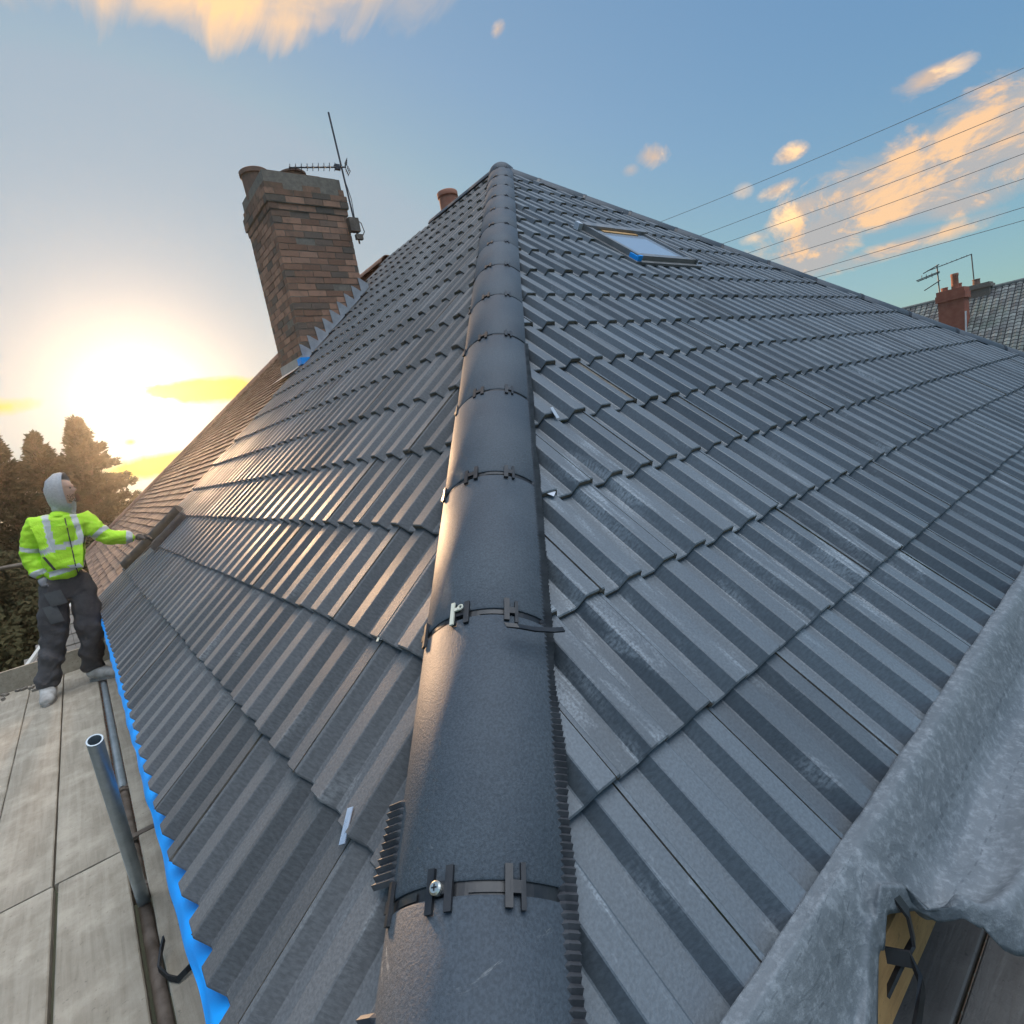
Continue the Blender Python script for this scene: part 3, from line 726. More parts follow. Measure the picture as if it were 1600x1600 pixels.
for k in range(23):
    nb_arc(Vector((A, F, H+.06))+hv3*(k*.31), hv3, hs3, hn3, .30)

# low lean-to roof beyond the end of the scaffold
lt = empty('porch_roof', (-.9, 13, -2.2), 'low tiled porch roof with pale edge seen beyond the toe board', 'roof')
b = MB(); rr = random.Random(5)
for k in range(7):
    for j in range(16):
        x0_ = -1.15+j*.17+.16*k; y0_ = 11.3+k*.34; z0_ = -1.42+k*.12
        b.face([(x0_, y0_, z0_+.03), (x0_+.165, y0_, z0_+.03), (x0_+.165, y0_+.33, z0_+.13), (x0_, y0_+.33, z0_+.13)], r=rr.random())
        b.face([(x0_, y0_, z0_), (x0_+.165, y0_, z0_), (x0_+.165, y0_, z0_+.03), (x0_, y0_, z0_+.03)], r=.1)
x = b.build('tile_covering', varied('mossy_grey_tiles', (.16, .14, .115), (.25, .22, .19), 5, .85, .4, 30)); x.parent = lt; x.matrix_parent_inverse = Matrix.Translation(-lt.location)
b = MB(); b.box((-1.24, 11.2, -1.50), (1.1, 11.28, -1.40)); b.tube([(-1.2, 11.2, -1.42), (-.16, 13.6, -.60)], .04, 6); x = b.build('pale_edge', material('white_edge', (.6, .58, .52), .6)); x.parent = lt; x.matrix_parent_inverse = Matrix.Translation(-lt.location)
b = MB(); b.box((-1.0, 11.5, GROUND), (1, 12.6, -1.5)); x = b.build('wall', M_wall); x.parent = lt; x.matrix_parent_inverse = Matrix.Translation(-lt.location)

# ================================================================== SCAFFOLD
DZ = -.55
def board(x0, x1, y0, y1, mat, label, seed, axis='y', z=DZ, th=.038, group='scaffold boards'):
    rr = random.Random(seed); b = MB(); n_ = 26; rows = []
    wob = [rr.uniform(-.0016, .0016) for _ in range(n_+1)]
    for k in range(n_+1):
        q = k/n_; a_ = (y0+(y1-y0)*q) if axis == 'y' else (x0+(x1-x0)*q)
        lo, hi = (x0, x1) if axis == 'y' else (y0, y1)
        e1 = .0025*noise.noise(Vector((a_*5, seed, 0))); e2 = .0025*noise.noise(Vector((a_*5, seed, 9)))
        cup = .002*noise.noise(Vector((a_, seed, 4)))
        sec = [(lo+e1, z-th), (lo+e1, z-.004), (lo+e1+.004, z+cup), ((lo+hi)/2, z-cup), (hi+e2-.004, z+cup), (hi+e2, z-.004), (hi+e2, z-th)]
        rows.append([(p, a_, h) if axis == 'y' else (a_, p, h) for p, h in sec])
    b.grid(rows, 0, closed=True); b.face(rows[0][::-1]); b.face(rows[-1])
    o = b.build('scaffold_board', mat); origin(o, (((x0+x1)/2), ((y0+y1)/2), z))
    return tag(o, label, 'board', group)
board(-1.115, -.880, 2.62, 6.34, M_board, 'weathered scaffold board along the outer edge by the worker, dusted pink', 1)
board(-.875, -.645, 2.62, 6.34, M_board, 'weathered scaffold board with pink brick dust at the left picture edge beside the worker', 2)
board(-.640, -.408, 2.60, 6.34, M_board, 'weathered scaffold board under the white boot of the worker', 3)
board(-.400, -.158, 2.60, 6.34, M_board, 'weathered scaffold board beside the long gap, reaching from the butt joint to the toe board', 4)
board(-.640, -.404, -1.3, 2.588, M_board, 'near weathered scaffold board at the bottom left corner', 5)
board(-.388, -.158, -1.3, 2.588, M_board, 'near weathered scaffold board beside the galvanised pole', 6)
board(-.875, -.648, -1.3, 2.608, M_board, 'near outer scaffold board running out of the left picture edge', 7)
board(-.100, .128, 2.70, 6.34, M_board, 'inner scaffold board under the blue eaves strip, far piece', 8)
board(-.100, .128, -.02, 2.655, M_board, 'inner scaffold board under the blue eaves strip, near piece with pale mortar smear', 9)
# right hand run
board(.14, 5.5, .005, .235, M_boardR, 'dark scaffold board against the wall at the bottom right', 10, 'x')
board(-.09, 5.5, -.235, -.005, M_boardR, 'dark scaffold board at the bottom right corner, outer piece', 11, 'x')
board(-.09, 5.5, -.47, -.24, M_boardR, 'dark scaffold board under the hanging grey membrane', 12, 'x')
def tube(name, p0, p1, label, cat, mat=M_galv, r=.0215, hollow=True, group='scaffold tubes', parts=None):
    b = MB(); p0, p1 = Vector(p0), Vector(p1); d = (p1-p0).normalized(); u_ = d.orthogonal().normalized(); v_ = d.cross(u_); N = 24
    def ring(c, r_): return [c+(u_*math.cos(2*math.pi*k/N)+v_*math.sin(2*math.pi*k/N))*r_ for k in range(N)]
    b.grid([ring(p0+d*.05, r-.004), ring(p0, r-.004), ring(p0, r), ring(p1, r), ring(p1, r-.004), ring(p1-d*.12, r-.004)], closed=True)
    b.face(ring(p1-d*.12, r-.004))
    o = b.build(name, mat, smooth=True, angle=40); origin(o, p0); return tag(o, label, cat, group)
tube('scaffold_tube', (-.155, 2.62, -1.3), (-.093, 1.70, .262), 'galvanised upright scaffold tube with open top standing in the gap between boards', 'scaffold tube')
tube('scaffold_tube', (-.128, 1.0, -.60), (-.128, 3.6, -.60), 'rusty horizontal scaffold tube lying in the gap between boards, near length', 'scaffold tube', M_rust)
t2 = tube('scaffold_tube', (-.128, 3.3, -.585), (-.128, 7.4, -.585), 'grey horizontal scaffold tube in the gap towards the worker', 'scaffold tube', M_galv, r=.022)
tube('scaffold_tube', (-2.4, 6.75, .60), (-.40, 6.62, .52), 'horizontal guard rail tube behind the worker at the left edge', 'scaffold tube', M_rust)
for y, lb in ((3.3, 'rusty coupler on the tube in the gap nearest the worker'), (2.3, 'rusty coupler on the tube in the gap beside the upright pole'), (1.45, 'rusty coupler on the tube in the gap nearest the bottom edge')):
    b = MB(); b.tube([(-.128, y-.035, -.60), (-.128, y+.035, -.60)], .032, 14); b.box((-.165, y-.012, -.63), (-.09, y+.012, -.57))
    tag(origin(b.build('tube_coupler', M_rust), (-.128, y, -.6)), lb, 'coupler', 'tube couplers')
# toe board across the far end
b = MB(); b.box((-1.4, 6.345, DZ), (.10, 6.378, DZ+.19)); tag(origin(b.build('toe_board', M_board), (-.6, 6.36, DZ)), 'weathered toe board set on edge behind the worker', 'board')
b = MB()
for k in range(26):
    x, y, s_ = rr.uniform(-1.1, -.5), rr.uniform(6.02, 6.32), rr.uniform(.008, .03)
    b.box((-s_, -s_*.7, 0), (s_, s_*.7, s_*.8), Matrix.Translation((x, y, DZ+.001)) @ Matrix.Rotation(rr.uniform(0, 3), 4, 'Z'))
tag(b.build('rubble', M_mortar), 'crumbs of mortar and broken tile by the toe board', 'rubble', kind='stuff')
# gutter brackets on the left: bent black strap lying over the inner board
def strap(name, pts, wd, th, mat, label, cat, wdir=(0, 1, 0), group=None):
    b = MB(); pts = [Vector(p) for p in pts]; wv = Vector(wdir).normalized()*wd/2; rows = []
    for k, p in enumerate(pts):
        d = (pts[min(k+1, len(pts)-1)]-pts[max(k-1, 0)]).normalized(); n_ = d.cross(wv).normalized()*th/2
        rows.append([p-wv-n_, p+wv-n_, p+wv+n_, p-wv+n_])
    b.grid(rows, closed=True); b.face(rows[0][::-1]); b.face(rows[-1])
    o = b.build(name, mat); origin(o, pts[0]); return tag(o, label, cat, group)
strap('gutter_bracket', [(-.085, 1.80, -.50), (-.10, 1.77, -.515), (-.115, 1.72, -.53), (-.095, 1.66, -.535), (-.075, 1.63, -.535), (-.05, 1.635, -.53), (0.0, 1.66, -.53), (.06, 1.69, -.52)], .018, .006, M_black, 'bent black gutter bracket lying on the inner scaffold board', 'gutter bracket', (0, .4, 1))
b = MB(); b.box((-.155, 2.66, -.56), (.12, 2.695, -.549)); tag(origin(b.build('board_strap', M_rust), (0, 2.68, -.56)), 'steel strap across the gap between the two inner boards', 'strap')

# ================================================================== MEMBRANE AT THE RIGHT EAVES
def lerp_tab(tab, x):
    if x <= tab[0][0]: return tab[0][1]
    for (a_, va), (b_, vb) in zip(tab, tab[1:]):
        if x <= b_:
            q = (x-a_)/(b_-a_); q = q*q*(3-2*q); return va+(vb-va)*q
    return tab[-1][1]
OUT = [(.40, -.030), (.70, -.045), (.86, -.020), (.93, -.018), (.98, -.115), (1.06, -.175), (1.2, -.19), (2, -.20), (5, -.20)]
rows = []; uvr = []
NX, NY = 300, 44
for i in range(NX+1):
    x = .40 + (i/NX)**1.6*5.2
    yo = lerp_tab(OUT, x); zo = lerp_tab([(.4, -.10), (.75, -.07), (.90, -.005), (.95, .0), (1.02, -.03), (1.2, -.05), (5, -.05)], x)
    row = []; ur = []
    for j in range(NY+1):
        q = j/NY; yi = .062+.005*noise.noise(Vector((x*7, 1, 0)))
        y = yi+(yo-yi)*q
        ripple = math.sin(math.pi*(x/RIB))*.0
        dq = max(0., min(1., (.040-y)/.085)); z = .100*(1-dq*dq*(3-2*dq))*(1 if y > -.06 else 1)+(zo)*q*min(1, dq*1.5)
        # lies on the roof edge, sags into the gutter, rises over its lip, then hangs
        z += -.022*dq*math.sin(math.pi*min(1, q*1.25))*(1 if x > .97 else 1.9*max(.2, 1-abs(x-.74)/.5)) + (.022*math.exp(-((q-.82)/.10)**2) if x > .97 else .02*math.exp(-((q-.9)/.08)**2))
        z -= .03*max(0, q-.9)*10*(1 if x > .97 else .3)
        fold = noise.noise(Vector((x*9, y*14+3, 1.7)))*.013+noise.noise(Vector((x*26, y*30, 6)))*.004
        pinch = math.exp(-((x-.935)/.09)**2)
        fold += .006*abs(noise.noise(Vector((x*22+y*9, y*16-x*5, 2.2))))-.003*abs(noise.noise(Vector((x*60, y*75, 8))))
        fold += pinch*.020*math.sin((x-.935)*90+q*3)*q
        fold += .010*math.sin((x*1.0+y*3.2)*22)*max(0, 1-abs(x-1.05)/.35)*q
        z += fold*(.05+.95*min(1, max(0., q-.12)*3))
        row.append((x+.03*pinch*q*(1 if x < .935 else -1)*-1, y, z)); ur.append((x, q))
    rows.append(row); uvr.append(ur)
b = MB(); b.grid(rows, 0, uvr); cl = b.build('membrane_sheet', M_cloth, smooth=True)
md = cl.modifiers.new('thick', 'SOLIDIFY'); md.thickness = .0025
tag(cl, 'crumpled grey breather membrane draped over the right eaves and gutter line', 'membrane')
# black bracket and strap pinching the membrane
strap('gutter_bracket', [(.945, .010, .045), (.935, -.012, .040), (.932, -.034, .015), (.925, -.042, -.03), (.90, -.030, -.06), (.86, -.020, -.09)], .020, .005, M_black, 'black bracket hooked over the pinched edge of the grey membrane', 'gutter bracket', (1, .3, .2))
strap('gutter_bracket', [(.885, -.012, -.045), (.897, -.045, -.040), (.885, -.062, -.065), (.855, -.062, -.10), (.80, -.058, -.16)], .024, .006, M_black, 'black gutter bracket arm below the membrane at the bottom edge', 'gutter bracket', (.3, .2, 1))
# loose dark strap end by the second hip joint
strap('strap_offcut', [Vector((.635, .505, .53))+Vector(p) for p in ((-.015, .02, .025), (0, 0, .02), (.03, -.012, .004), (.07, -.02, -.012), (.10, -.02, -.022))], .012, .004, M_black, 'loose black strap end lying on the right slope by a hip joint', 'strap', (.3, 1, .6))

# ================================================================== WORKER
def skin_mesh(name, nodes, edges, root=0, levels=2, mat=None, parent=None, post=None, k=1.):
    me = bpy.data.meshes.new(name); me.from_pydata([n[0] for n in nodes], edges, []); me.update()
    o = bpy.data.objects.new(name, me); COL.objects.link(o)
    sk = o.modifiers.new('skin', 'SKIN'); 
    lay = me.skin_vertices[0] if me.skin_vertices else None
    for i, n in enumerate(nodes):
        r_ = n[1]; rx, ry = r_ if isinstance(r_, tuple) else (r_, r_)
        me.skin_vertices[0].data[i].radius = (rx*k, ry*k); me.skin_vertices[0].data[i].use_root = (i == root)
    ss = o.modifiers.new('sub', 'SUBSURF'); ss.levels = levels; ss.render_levels = levels
    dg = bpy.context.evaluated_depsgraph_get(); dg.update()
    nm = bpy.data.meshes.new_from_object(o.evaluated_get(dg)); o.modifiers.clear(); o.data = nm; bpy.data.meshes.remove(me)
    if post: post(nm)
    nm.materials.clear()
    for m_ in (mat if isinstance(mat, (list, tuple)) else [mat]): nm.materials.append(m_)
    nm.polygons.foreach_set('use_smooth', [True]*len(nm.polygons)); nm.update()
    if parent: o.parent = parent; o.matrix_parent_inverse = Matrix.Translation(-parent.location)
    return o
def worker():
    V = Vector
    skin = material('skin', (.58, .36, .26), .55)
    hiviz = varied('hi_vis_yellow', (.44, .80, .02), (.52, .88, .03), 9, .7, .6, 22, dist=.02)
    refl = varied('reflective_grey_band', (.50, .50, .48), (.62, .62, .60), 30, .35, .2, 60)
    trou = varied('dark_work_trousers', (.050, .046, .048), (.085, .078, .078), 8, .85, .7, 26, dist=.02)
    grey = varied('grey_marl_hood', (.36, .36, .36), (.46, .46, .46), 60, .9, .3, 90)
    glove = varied('grey_glove', (.22, .21, .22), (.30, .29, .30), 40, .8, .3, 90)
    boot = varied('pale_work_boot', (.30, .27, .24), (.52, .50, .47), 14, .7, .3, 50)
    dk = material('dark_trim', (.06, .055, .05), .8)
    Y = 5.66
    hip = V((-.17, Y, .33)); chest = V((-.10, Y, .74)); neck = V((-.045, Y, .955)); head = V((-.005, Y, 1.105))
    shR, shL = V((-.245, Y-.02, .865)), V((.075, Y, .835))
    elR, wrR = V((-.335, Y+.02, .645)), V((-.300, Y-.07, .440))
    elL, wrL = V((.190, Y-.04, .650)), V((.395, Y-.06, .600))
    hpR, hpL = V((-.255, Y, .30)), V((-.085, Y, .30))
    knR, anR = V((-.345, Y-.03, -.06)), V((-.475, Y-.04, -.44))
    knL, anL = V((-.10, Y-.05, -.10)), V((-.165, Y+.03, -.44))
    root = empty('person', (-.30, Y, DZ), 'worker in hi-vis yellow jacket and grey hood standing on the scaffold, reaching to the roof', 'person')
    # body: one continuous figure
    nodes = [(hip, (.14, .095)), (V((-.145, Y, .50)), (.125, .085)), (chest, (.145, .095)), (neck-V((0, 0, .07)), .06), (neck+V((0, 0, .02)), .052), (head-V((0, 0, .035)), (.062, .078)), (head+V((0, 0, .05)), (.068, .082)), (head+V((0, 0, .105)), (.045, .055)),
             (shR, .055), (elR, .040), (wrR, .028), (shL, .055), (elL, .040), (wrL, .028),
             (hpR, .085), (knR, .058), (anR, .042), (hpL, .085), (knL, .058), (anL, .042)]
    ed = [(0, 1), (1, 2), (2, 3), (3, 4), (4, 5), (5, 6), (6, 7), (2, 8), (8, 9), (9, 10), (2, 11), (11, 12), (12, 13), (0, 14), (14, 15), (15, 16), (0, 17), (17, 18), (18, 19)]
    fd = V((.93, -.32, -.02)).normalized()     # the face looks towards the roof
    sdv = fd.cross(V((0, 0, 1))).normalized()
    def face(me):
        for v in me.vertices:
            p = v.co-head
            if p.length > .16 or v.co.z < neck.z+.02: continue
            f = p.dot(fd); s_ = p.dot(sdv); z_ = p.z
            if f > .02:
                add = .030*math.exp(-(s_/.014)**2-((z_-.000)/.020)**2)          # nose
                add += .012*math.exp(-(s_/.045)**2-((z_-.038)/.010)**2)         # brow
                add -= .012*math.exp(-((abs(s_)-.028)/.014)**2-((z_-.022)/.010)**2)  # eye sockets
                add += .010*math.exp(-(s_/.024)**2-((z_+.034)/.007)**2)         # lips
                add += .016*math.exp(-(s_/.03)**2-((z_+.070)/.016)**2)          # chin
                v.co += fd*add
    body = skin_mesh('body', nodes, ed, 0, 3, skin, root, face)
    beard = MB(); 
    for i in range(420):
        a_ = rnd.uniform(-1.2, 1.2); zz = rnd.uniform(-.095, -.030)
        r_ = .070+.012*math.cos(a_)+rnd.uniform(0, .006)
        p = head+fd*(math.cos(a_)*r_+.008)+sdv*math.sin(a_)*r_*.85+V((0, 0, zz))
        if abs(a_) < .35 and zz > -.045: continue
        e = V((rnd.uniform(-1, 1), rnd.uniform(-1, 1), rnd.uniform(-1, .2))).normalized()*.009
        q = e.orthogonal().normalized()*.003
        beard.face([p-q, p+q, p+e])
    x = beard.build('beard', material('brown_hair', (.09, .05, .03), .8)); x.parent = root; x.matrix_parent_inverse = Matrix.Translation(-root.location)
    for s_ in (-1, 1):
        eyes = MB(); c = head+fd*.062+sdv*s_*.028+V((0, 0, .022)); eyes.tube([c, c+fd*.008], [.009, .004], 8)
        x = eyes.build('eye', dk); x.parent = root; x.matrix_parent_inverse = Matrix.Translation(-root.location)
    # jacket
    jn = [(V((-.178, Y, .365)), (.150, .115)), (V((-.165, Y, .47)), (.155, .118)), (V((-.12, Y, .66)), (.165, .118)), (V((-.092, Y, .79)), (.150, .110)), (V((-.065, Y, .885)), (.095, .085)), (neck+V((0, 0, -.005)), (.070, .066)),
          (shR, .080), ((shR+elR)/2+V((-.008, 0, 0)), .072), (elR, .064), ((elR+wrR)/2, .060), (wrR, .050),
          (shL, .076), ((shL+elL)/2, .066), (elL, .060), ((elL+wrL)/2, .052), (wrL, .046)]
    je = [(0, 1), (1, 2), (2, 3), (3, 4), (4, 5), (3, 6), (6, 7), (7, 8), (8, 9), (9, 10), (3, 11), (11, 12), (12, 13), (13, 14), (14, 15)]
    def wr(me):
        for v in me.vertices:
            n_ = v.normal
            d = noise.noise(V((v.co.x*13, v.co.y*13, v.co.z*26)))*.011+noise.noise(V((v.co.x*34, v.co.y*30, v.co.z*50+3)))*.004
            v.co += n_*d
    jk = skin_mesh('jacket', jn, je, 2, 4, [hiviz, refl, dk], root, wr, 1.22)
    def seg_t(p, a_, b_):
        d = b_-a_; return (p-a_).dot(d)/d.length_squared, ((p-a_)-d*max(0, min(1, (p-a_).dot(d)/d.length_squared))).length
    for f in jk.data.polygons:
        p = V(f.center); mi = 0
        arms = [(shR, elR, .72, .86, None), (elR, wrR, .74, .92, None), (shL, elL, .62, .80, None), (elL, wrL, .66, .88, None)]
        dt = seg_t(p, V((-.165, Y, .44)), V((-.065, Y, .9)))
        best = min(seg_t(p, a_, b_)[1] for a_, b_, *_ in arms)
        if best < .085 and (p.x < -.275 or p.x > .085 or (p.x < -.24 and p.z < .8)):
            for a_, b_, lo, hi, _ in arms:
                t_, d_ = seg_t(p, a_, b_)
                if d_ < .10 and lo < t_ < hi: mi = 1
        else:
            zz = p.z + .09*(p.x+.12)*-1
            if .450 < zz < .492 or .640 < zz < .685: mi = 1
            elif zz > .685 and p.y < Y and (abs(p.x-(-.175)-.03*(p.z-.7)) < .024 or abs(p.x-.020+.03*(p.z-.7)) < .020): mi = 1
        f.material_index = mi
    def stripe(name, pts, wd, mat_):
        b = MB(); rows = []
        for x_, z_ in pts:
            row = []
            for dx in (-wd, wd):
                ok, loc, nr, _ = jk.ray_cast(V((x_+dx, Y-.6, z_))-root.location*0, V((0, 1, 0)))
                row.append(loc+nr*.003 if ok else V((x_+dx, Y-.13, z_)))
            rows.append(row)
        b.grid(rows); x = b.build(name, mat_); x.parent = root; x.matrix_parent_inverse = Matrix.Translation(-root.location)
    stripe('zip', [(-.075+.06*(z_-.4), z_) for z_ in [.385+.02*i for i in range(26)]], .004, dk)
    stripe('pocket_zip', [(-.225-.35*(z_-.55), z_) for z_ in [.49+.015*i for i in range(9)]], .009, dk)
    # hood: shell with opening towards the face
    rows = []; b = MB(); N = 26
    up_ = V((.02, 0, 1)).normalized()
    back = -fd
    for i in range(15):
        th = R(8+i*7.0)      # angle measured from the back of the head
        ring = []
        for k in range(N):
            ph = 2*math.pi*k/N
            d = back*math.cos(th)+(sdv*math.cos(ph)+up_*math.sin(ph))*math.sin(th)
            rr_ = V((d.dot(fd)*.118, d.dot(sdv)*.100, d.dot(up_)*(.148 if d.dot(up_) > 0 else .190)))
            rr_ *= 1.10; p = head+V((0, 0, .0))+fd*(rr_.x+.002)+sdv*rr_.y+up_*rr_.z
            p += d*(.008*noise.noise(V((d.x*4, d.y*4, d.z*4)))) 
            ring.append(p)
        rows.append(ring)
    b.grid(rows, closed=True); b.face(rows[0][::-1])
    # rolled front hem
    hem = rows[-1]; b.grid([hem, [p-(p-head)*.10-fd*.004 for p in hem], [p-(p-head)*.12-fd*.03 for p in hem]], closed=True)
    x = b.build('hood', grey, smooth=True); x.parent = root; x.matrix_parent_inverse = Matrix.Translation(-root.location)
    cn = [(neck+V((0, 0, -.03)), (.085, .075)), (neck+V((.0, 0, .035)), (.078, .072)), (neck+V((.01, 0, .075)), (.066, .066))]
    skin_mesh('hood_collar', cn, [(0, 1), (1, 2)], 0, 2, grey, root, None)
    # trousers
    tn = [(V((-.175, Y, .52)), (.120, .09)), (hip, (.150, .11)), (hpR+V((0, 0, -.02)), .108), ((hpR+knR)/2, .100), (knR, .082), ((knR+anR)/2, .078), (anR+V((.008, 0, .04)), .072), (anR+V((0, 0, -.025)), .066),
          (hpL+V((0, 0, -.02)), .105), ((hpL+knL)/2, .098), (knL, .082), ((knL+anL)/2, .078), (anL+V((0, 0, .04)), .072), (anL+V((0, 0, -.02)), .068)]
    te = [(0, 1), (1, 2), (2, 3), (3, 4), (4, 5), (5, 6), (6, 7), (1, 8), (8, 9), (9, 10), (10, 11), (11, 12), (12, 13)]
    def wr2(me):
        for v in me.vertices:
            k_ = 1.5 if v.co.z < 0 else 1.
            v.co += v.normal*(noise.noise(V((v.co.x*9, v.co.y*9, v.co.z*13+v.co.x*9)))*.016+noise.noise(V((v.co.x*22, v.co.y*22, v.co.z*30-v.co.x*18)))*.006)*k_
    skin_mesh('trousers', tn, te, 1, 3, trou, root, wr2, 1.22)
    # cargo and holster pockets
    pk = MB()
    for (x0, z0, dx, dz, y_) in ((-.335, .06, .09, .15, Y-.095), (-.30, .20, .11, .12, Y-.105)):
        rows = [[(x0+dx*i/4-.02*(j/4), y_-.03-.012*math.sin(math.pi*i/4)-.006*math.sin(math.pi*j/4), z0+dz*j/4) for i in range(5)] for j in range(5)]
        pk.grid(rows); pk.grid([[rows[0][i] for i in range(5)], [(p[0], p[1]+.05, p[2]) for p in rows[0]]])
        pk.grid([[rows[j][0] for j in range(5)], [(rows[j][0][0], rows[j][0][1]+.05, rows[j][0][2]) for j in range(5)]]); pk.grid([[rows[j][4] for j in range(5)], [(rows[j][4][0], rows[j][4][1]+.05, rows[j][4][2]) for j in range(5)]])
    x = pk.build('pocket', varied('pocket_cloth', (.075, .078, .08), (.11, .112, .112), 12, .85, .5, 40), smooth=True); x.parent = root; x.matrix_parent_inverse = Matrix.Translation(-root.location)
    # boots
    def mkboot(an, toe, lift=0):
        d = (V(toe)-V((an.x, an.y, 0))); d.z = 0; L = d.length; d.normalize(); z0 = DZ
        a0 = V((an.x, an.y, 0))
        n_ = [(V((a0.x, a0.y, an.z+.02)), .056), (V((a0.x, a0.y, z0+.065)), (.052, .054)), (a0-d*.035+V((0, 0, z0+.042)), (.045, .040)), (a0+d*L*.45+V((0, 0, z0+.048)), (.046, .042)), (a0+d*L*.85+V((0, 0, z0+.040)), (.050, .036)), (a0+d*L+V((0, 0, z0+.034)), (.034, .028))]
        bt = skin_mesh('boot', n_, [(0, 1), (1, 2), (1, 3), (3, 4), (4, 5)], 1, 2, boot, root, None, 1.15)
        b = MB(); sd_ = V((-d.y, d.x, 0)); N = 20; ring = []
        for k in range(N):
            a_ = 2*math.pi*k/N; f_ = math.cos(a_); q = math.sin(a_)
            ring.append(a0+d*((L+.07)*.5*f_+L*.5-.025)+sd_*(.046*q*(1.05 if f_ > 0 else .85)))
        b.grid([[V((p.x, p.y, z0+.001)) for p in ring], [V((p.x, p.y, z0+.026)) for p in ring]], closed=True); b.face([V((p.x, p.y, z0+.026)) for p in ring]); b.face([V((p.x, p.y, z0+.001)) for p in ring][::-1])
        x = b.build('sole', varied('boot_sole', (.22, .20, .18), (.36, .33, .3), 20, .8, .2, 50)); x.parent = bt
        x.matrix_parent_inverse = Matrix.Identity(4)
    mkboot(anR, (-.50, Y-.27, 0)); mkboot(anL, (.04, Y-.10, 0))
    # gloved hands: palm, four fingers and a thumb
    def hand(wr_, d, palm_n, curl, name, mat):
        d = V(d).normalized(); pn = V(palm_n); pn = (pn-d*pn.dot(d)).normalized(); s_ = d.cross(pn).normalized()
        n_ = [(wr_, (.030, .026)), (wr_+d*.045, (.036, .020)), (wr_+d*.085, (.038, .018))]; e = [(0, 1), (1, 2)]
        for k, (off, ln) in enumerate(((-.030, .062), (-.010, .074), (.011, .070), (.031, .055))):
            p = wr_+d*.075+s_*off; i0 = len(n_); prev = None; dd = d.copy(); n_.append((p, .0105))
            for q in range(3):
                ang = R(curl*(q+.6)); dd = (d*math.cos(ang)+pn*math.sin(ang)).normalized(); p = p+dd*ln*(.44, .32, .24)[q]
                n_.append((p, .0100-.0008*q))
            e += [(2, i0), (i0, i0+1), (i0+1, i0+2), (i0+2, i0+3)]
        i0 = len(n_); p = wr_+d*.035-s_*.030; n_.append((p, .013)); p2 = p+(d*.6-s_*.7+pn*.3).normalized()*.035; n_.append((p2, .0115)); n_.append((p2+(d*.85-s_*.1+pn*.5).normalized()*.030, .010)); e += [(1, i0), (i0, i0+1), (i0+1, i0+2)]
        return skin_mesh(name, n_, e, 1, 2, mat, root, None, 1.5)
    hand(wrR+V((.005, 0, .01)), (.14, -.10, -1), (.9, .3, .1), 32, 'glove', glove)
    hand(wrL-V((.01, 0, -.003)), (1, -.02, -.18), (.1, .0, -1), 30, 'glove', varied('dark_glove', (.07, .055, .045), (.12, .10, .085), 40, .8, .3, 90))
worker()

# dark lengths propped on the party line, one under the worker's hand
def bar(u0, s0_, u1, s1_, wd, h0, h1, label, name='tile_offcut', cat='tile offcut'):
    b = MB(); p0, p1 = on_slope(fL, u0, s0_, h0), on_slope(fL, u1, s1_, h0); d = (p1-p0).normalized(); n_ = Vector(fL[2]); s_ = d.cross(n_).normalized()*wd/2; N = 8
    rows = []
    for k in range(N+1):
        a_ = math.pi*k/N; off = s_*math.cos(a_)*1.0; hh = n_*(h1*math.sin(a_)); rows.append([p0+off+hh, p0+off*.97+hh, p1+off*.97+hh, p1+off+hh])
    b.grid(rows); b.face([r_[0] for r_ in rows]); b.face([r_[-1] for r_ in rows][::-1])
    o = b.build(name, varied('dark_offcut_'+cat, (.045, .036, .03), (.085, .068, .056), 12, .6, .3, 40), smooth=True, angle=35); origin(o, p0); return tag(o, label, cat)
bar(6.30, .42, 5.95, 1.12, .13, .03, .075, 'dark half round length on the party line under the worker’s gloved hand')
bar(5.55, .68, 5.45, 1.06, .10, .03, .055, 'shorter dark length lying on the grey tiles right of the gloved hand')

# ================================================================== DISTANT HOUSE
dh = empty('house', (40, 4, GROUND), 'distant house with grey green patterned tile roof at the right edge', 'house')
def dp(o): o.parent = dh; o.matrix_parent_inverse = Matrix.Translation(-dh.location); return o
def far_f(t, b):
    co = obj_co(t); rn = attr(t, 'tile_rand'); n = t.noise(co, .8, 4, .6)
    c = t.mix(rn, (.085, .085, .085), (.21, .22, .205)); c = t.mix(t.m('MULTIPLY', t.ramp(n, .45, .7), .5), c, (.13, .17, .13)); t.put(b.inputs['Base Color'], c)
M_far = material('patterned_old_tile', (.2, .2, .2), .8, 0, .3, far_f)
b = MB(); rr = random.Random(9); HX, HZ = 40., 3.62
for k in range(26):
    for j in range(78):
        y0_ = -6+j*.27; s_ = k*.27; x_ = HX-s_*.80; z_ = HZ-s_*.60; x1_ = HX-(s_+.27)*.80; z1_ = HZ-(s_+.27)*.60
        if y0_ > 18: continue
        r_ = rr.random()
        up_ = .035
        b.face([(x_, y0_+.02, z_), (x1_, y0_+.02, z1_+.03), (x1_, y0_+.13, z1_+.03+up_), (x_, y0_+.13, z_+up_)][::-1], r=r_)
        b.face([(x_, y0_+.13, z_+up_), (x1_, y0_+.13, z1_+.03+up_), (x1_, y0_+.25, z1_+.03), (x_, y0_+.25, z_)][::-1], r=r_)
        b.face([(x1_, y0_+.02, z1_-.02), (x1_, y0_+.25, z1_-.02), (x1_, y0_+.25, z1_+.03), (x1_, y0_+.13, z1_+.03+up_), (x1_, y0_+.02, z1_+.03)], r=0)
dp(b.build('tiled_slope', M_far))
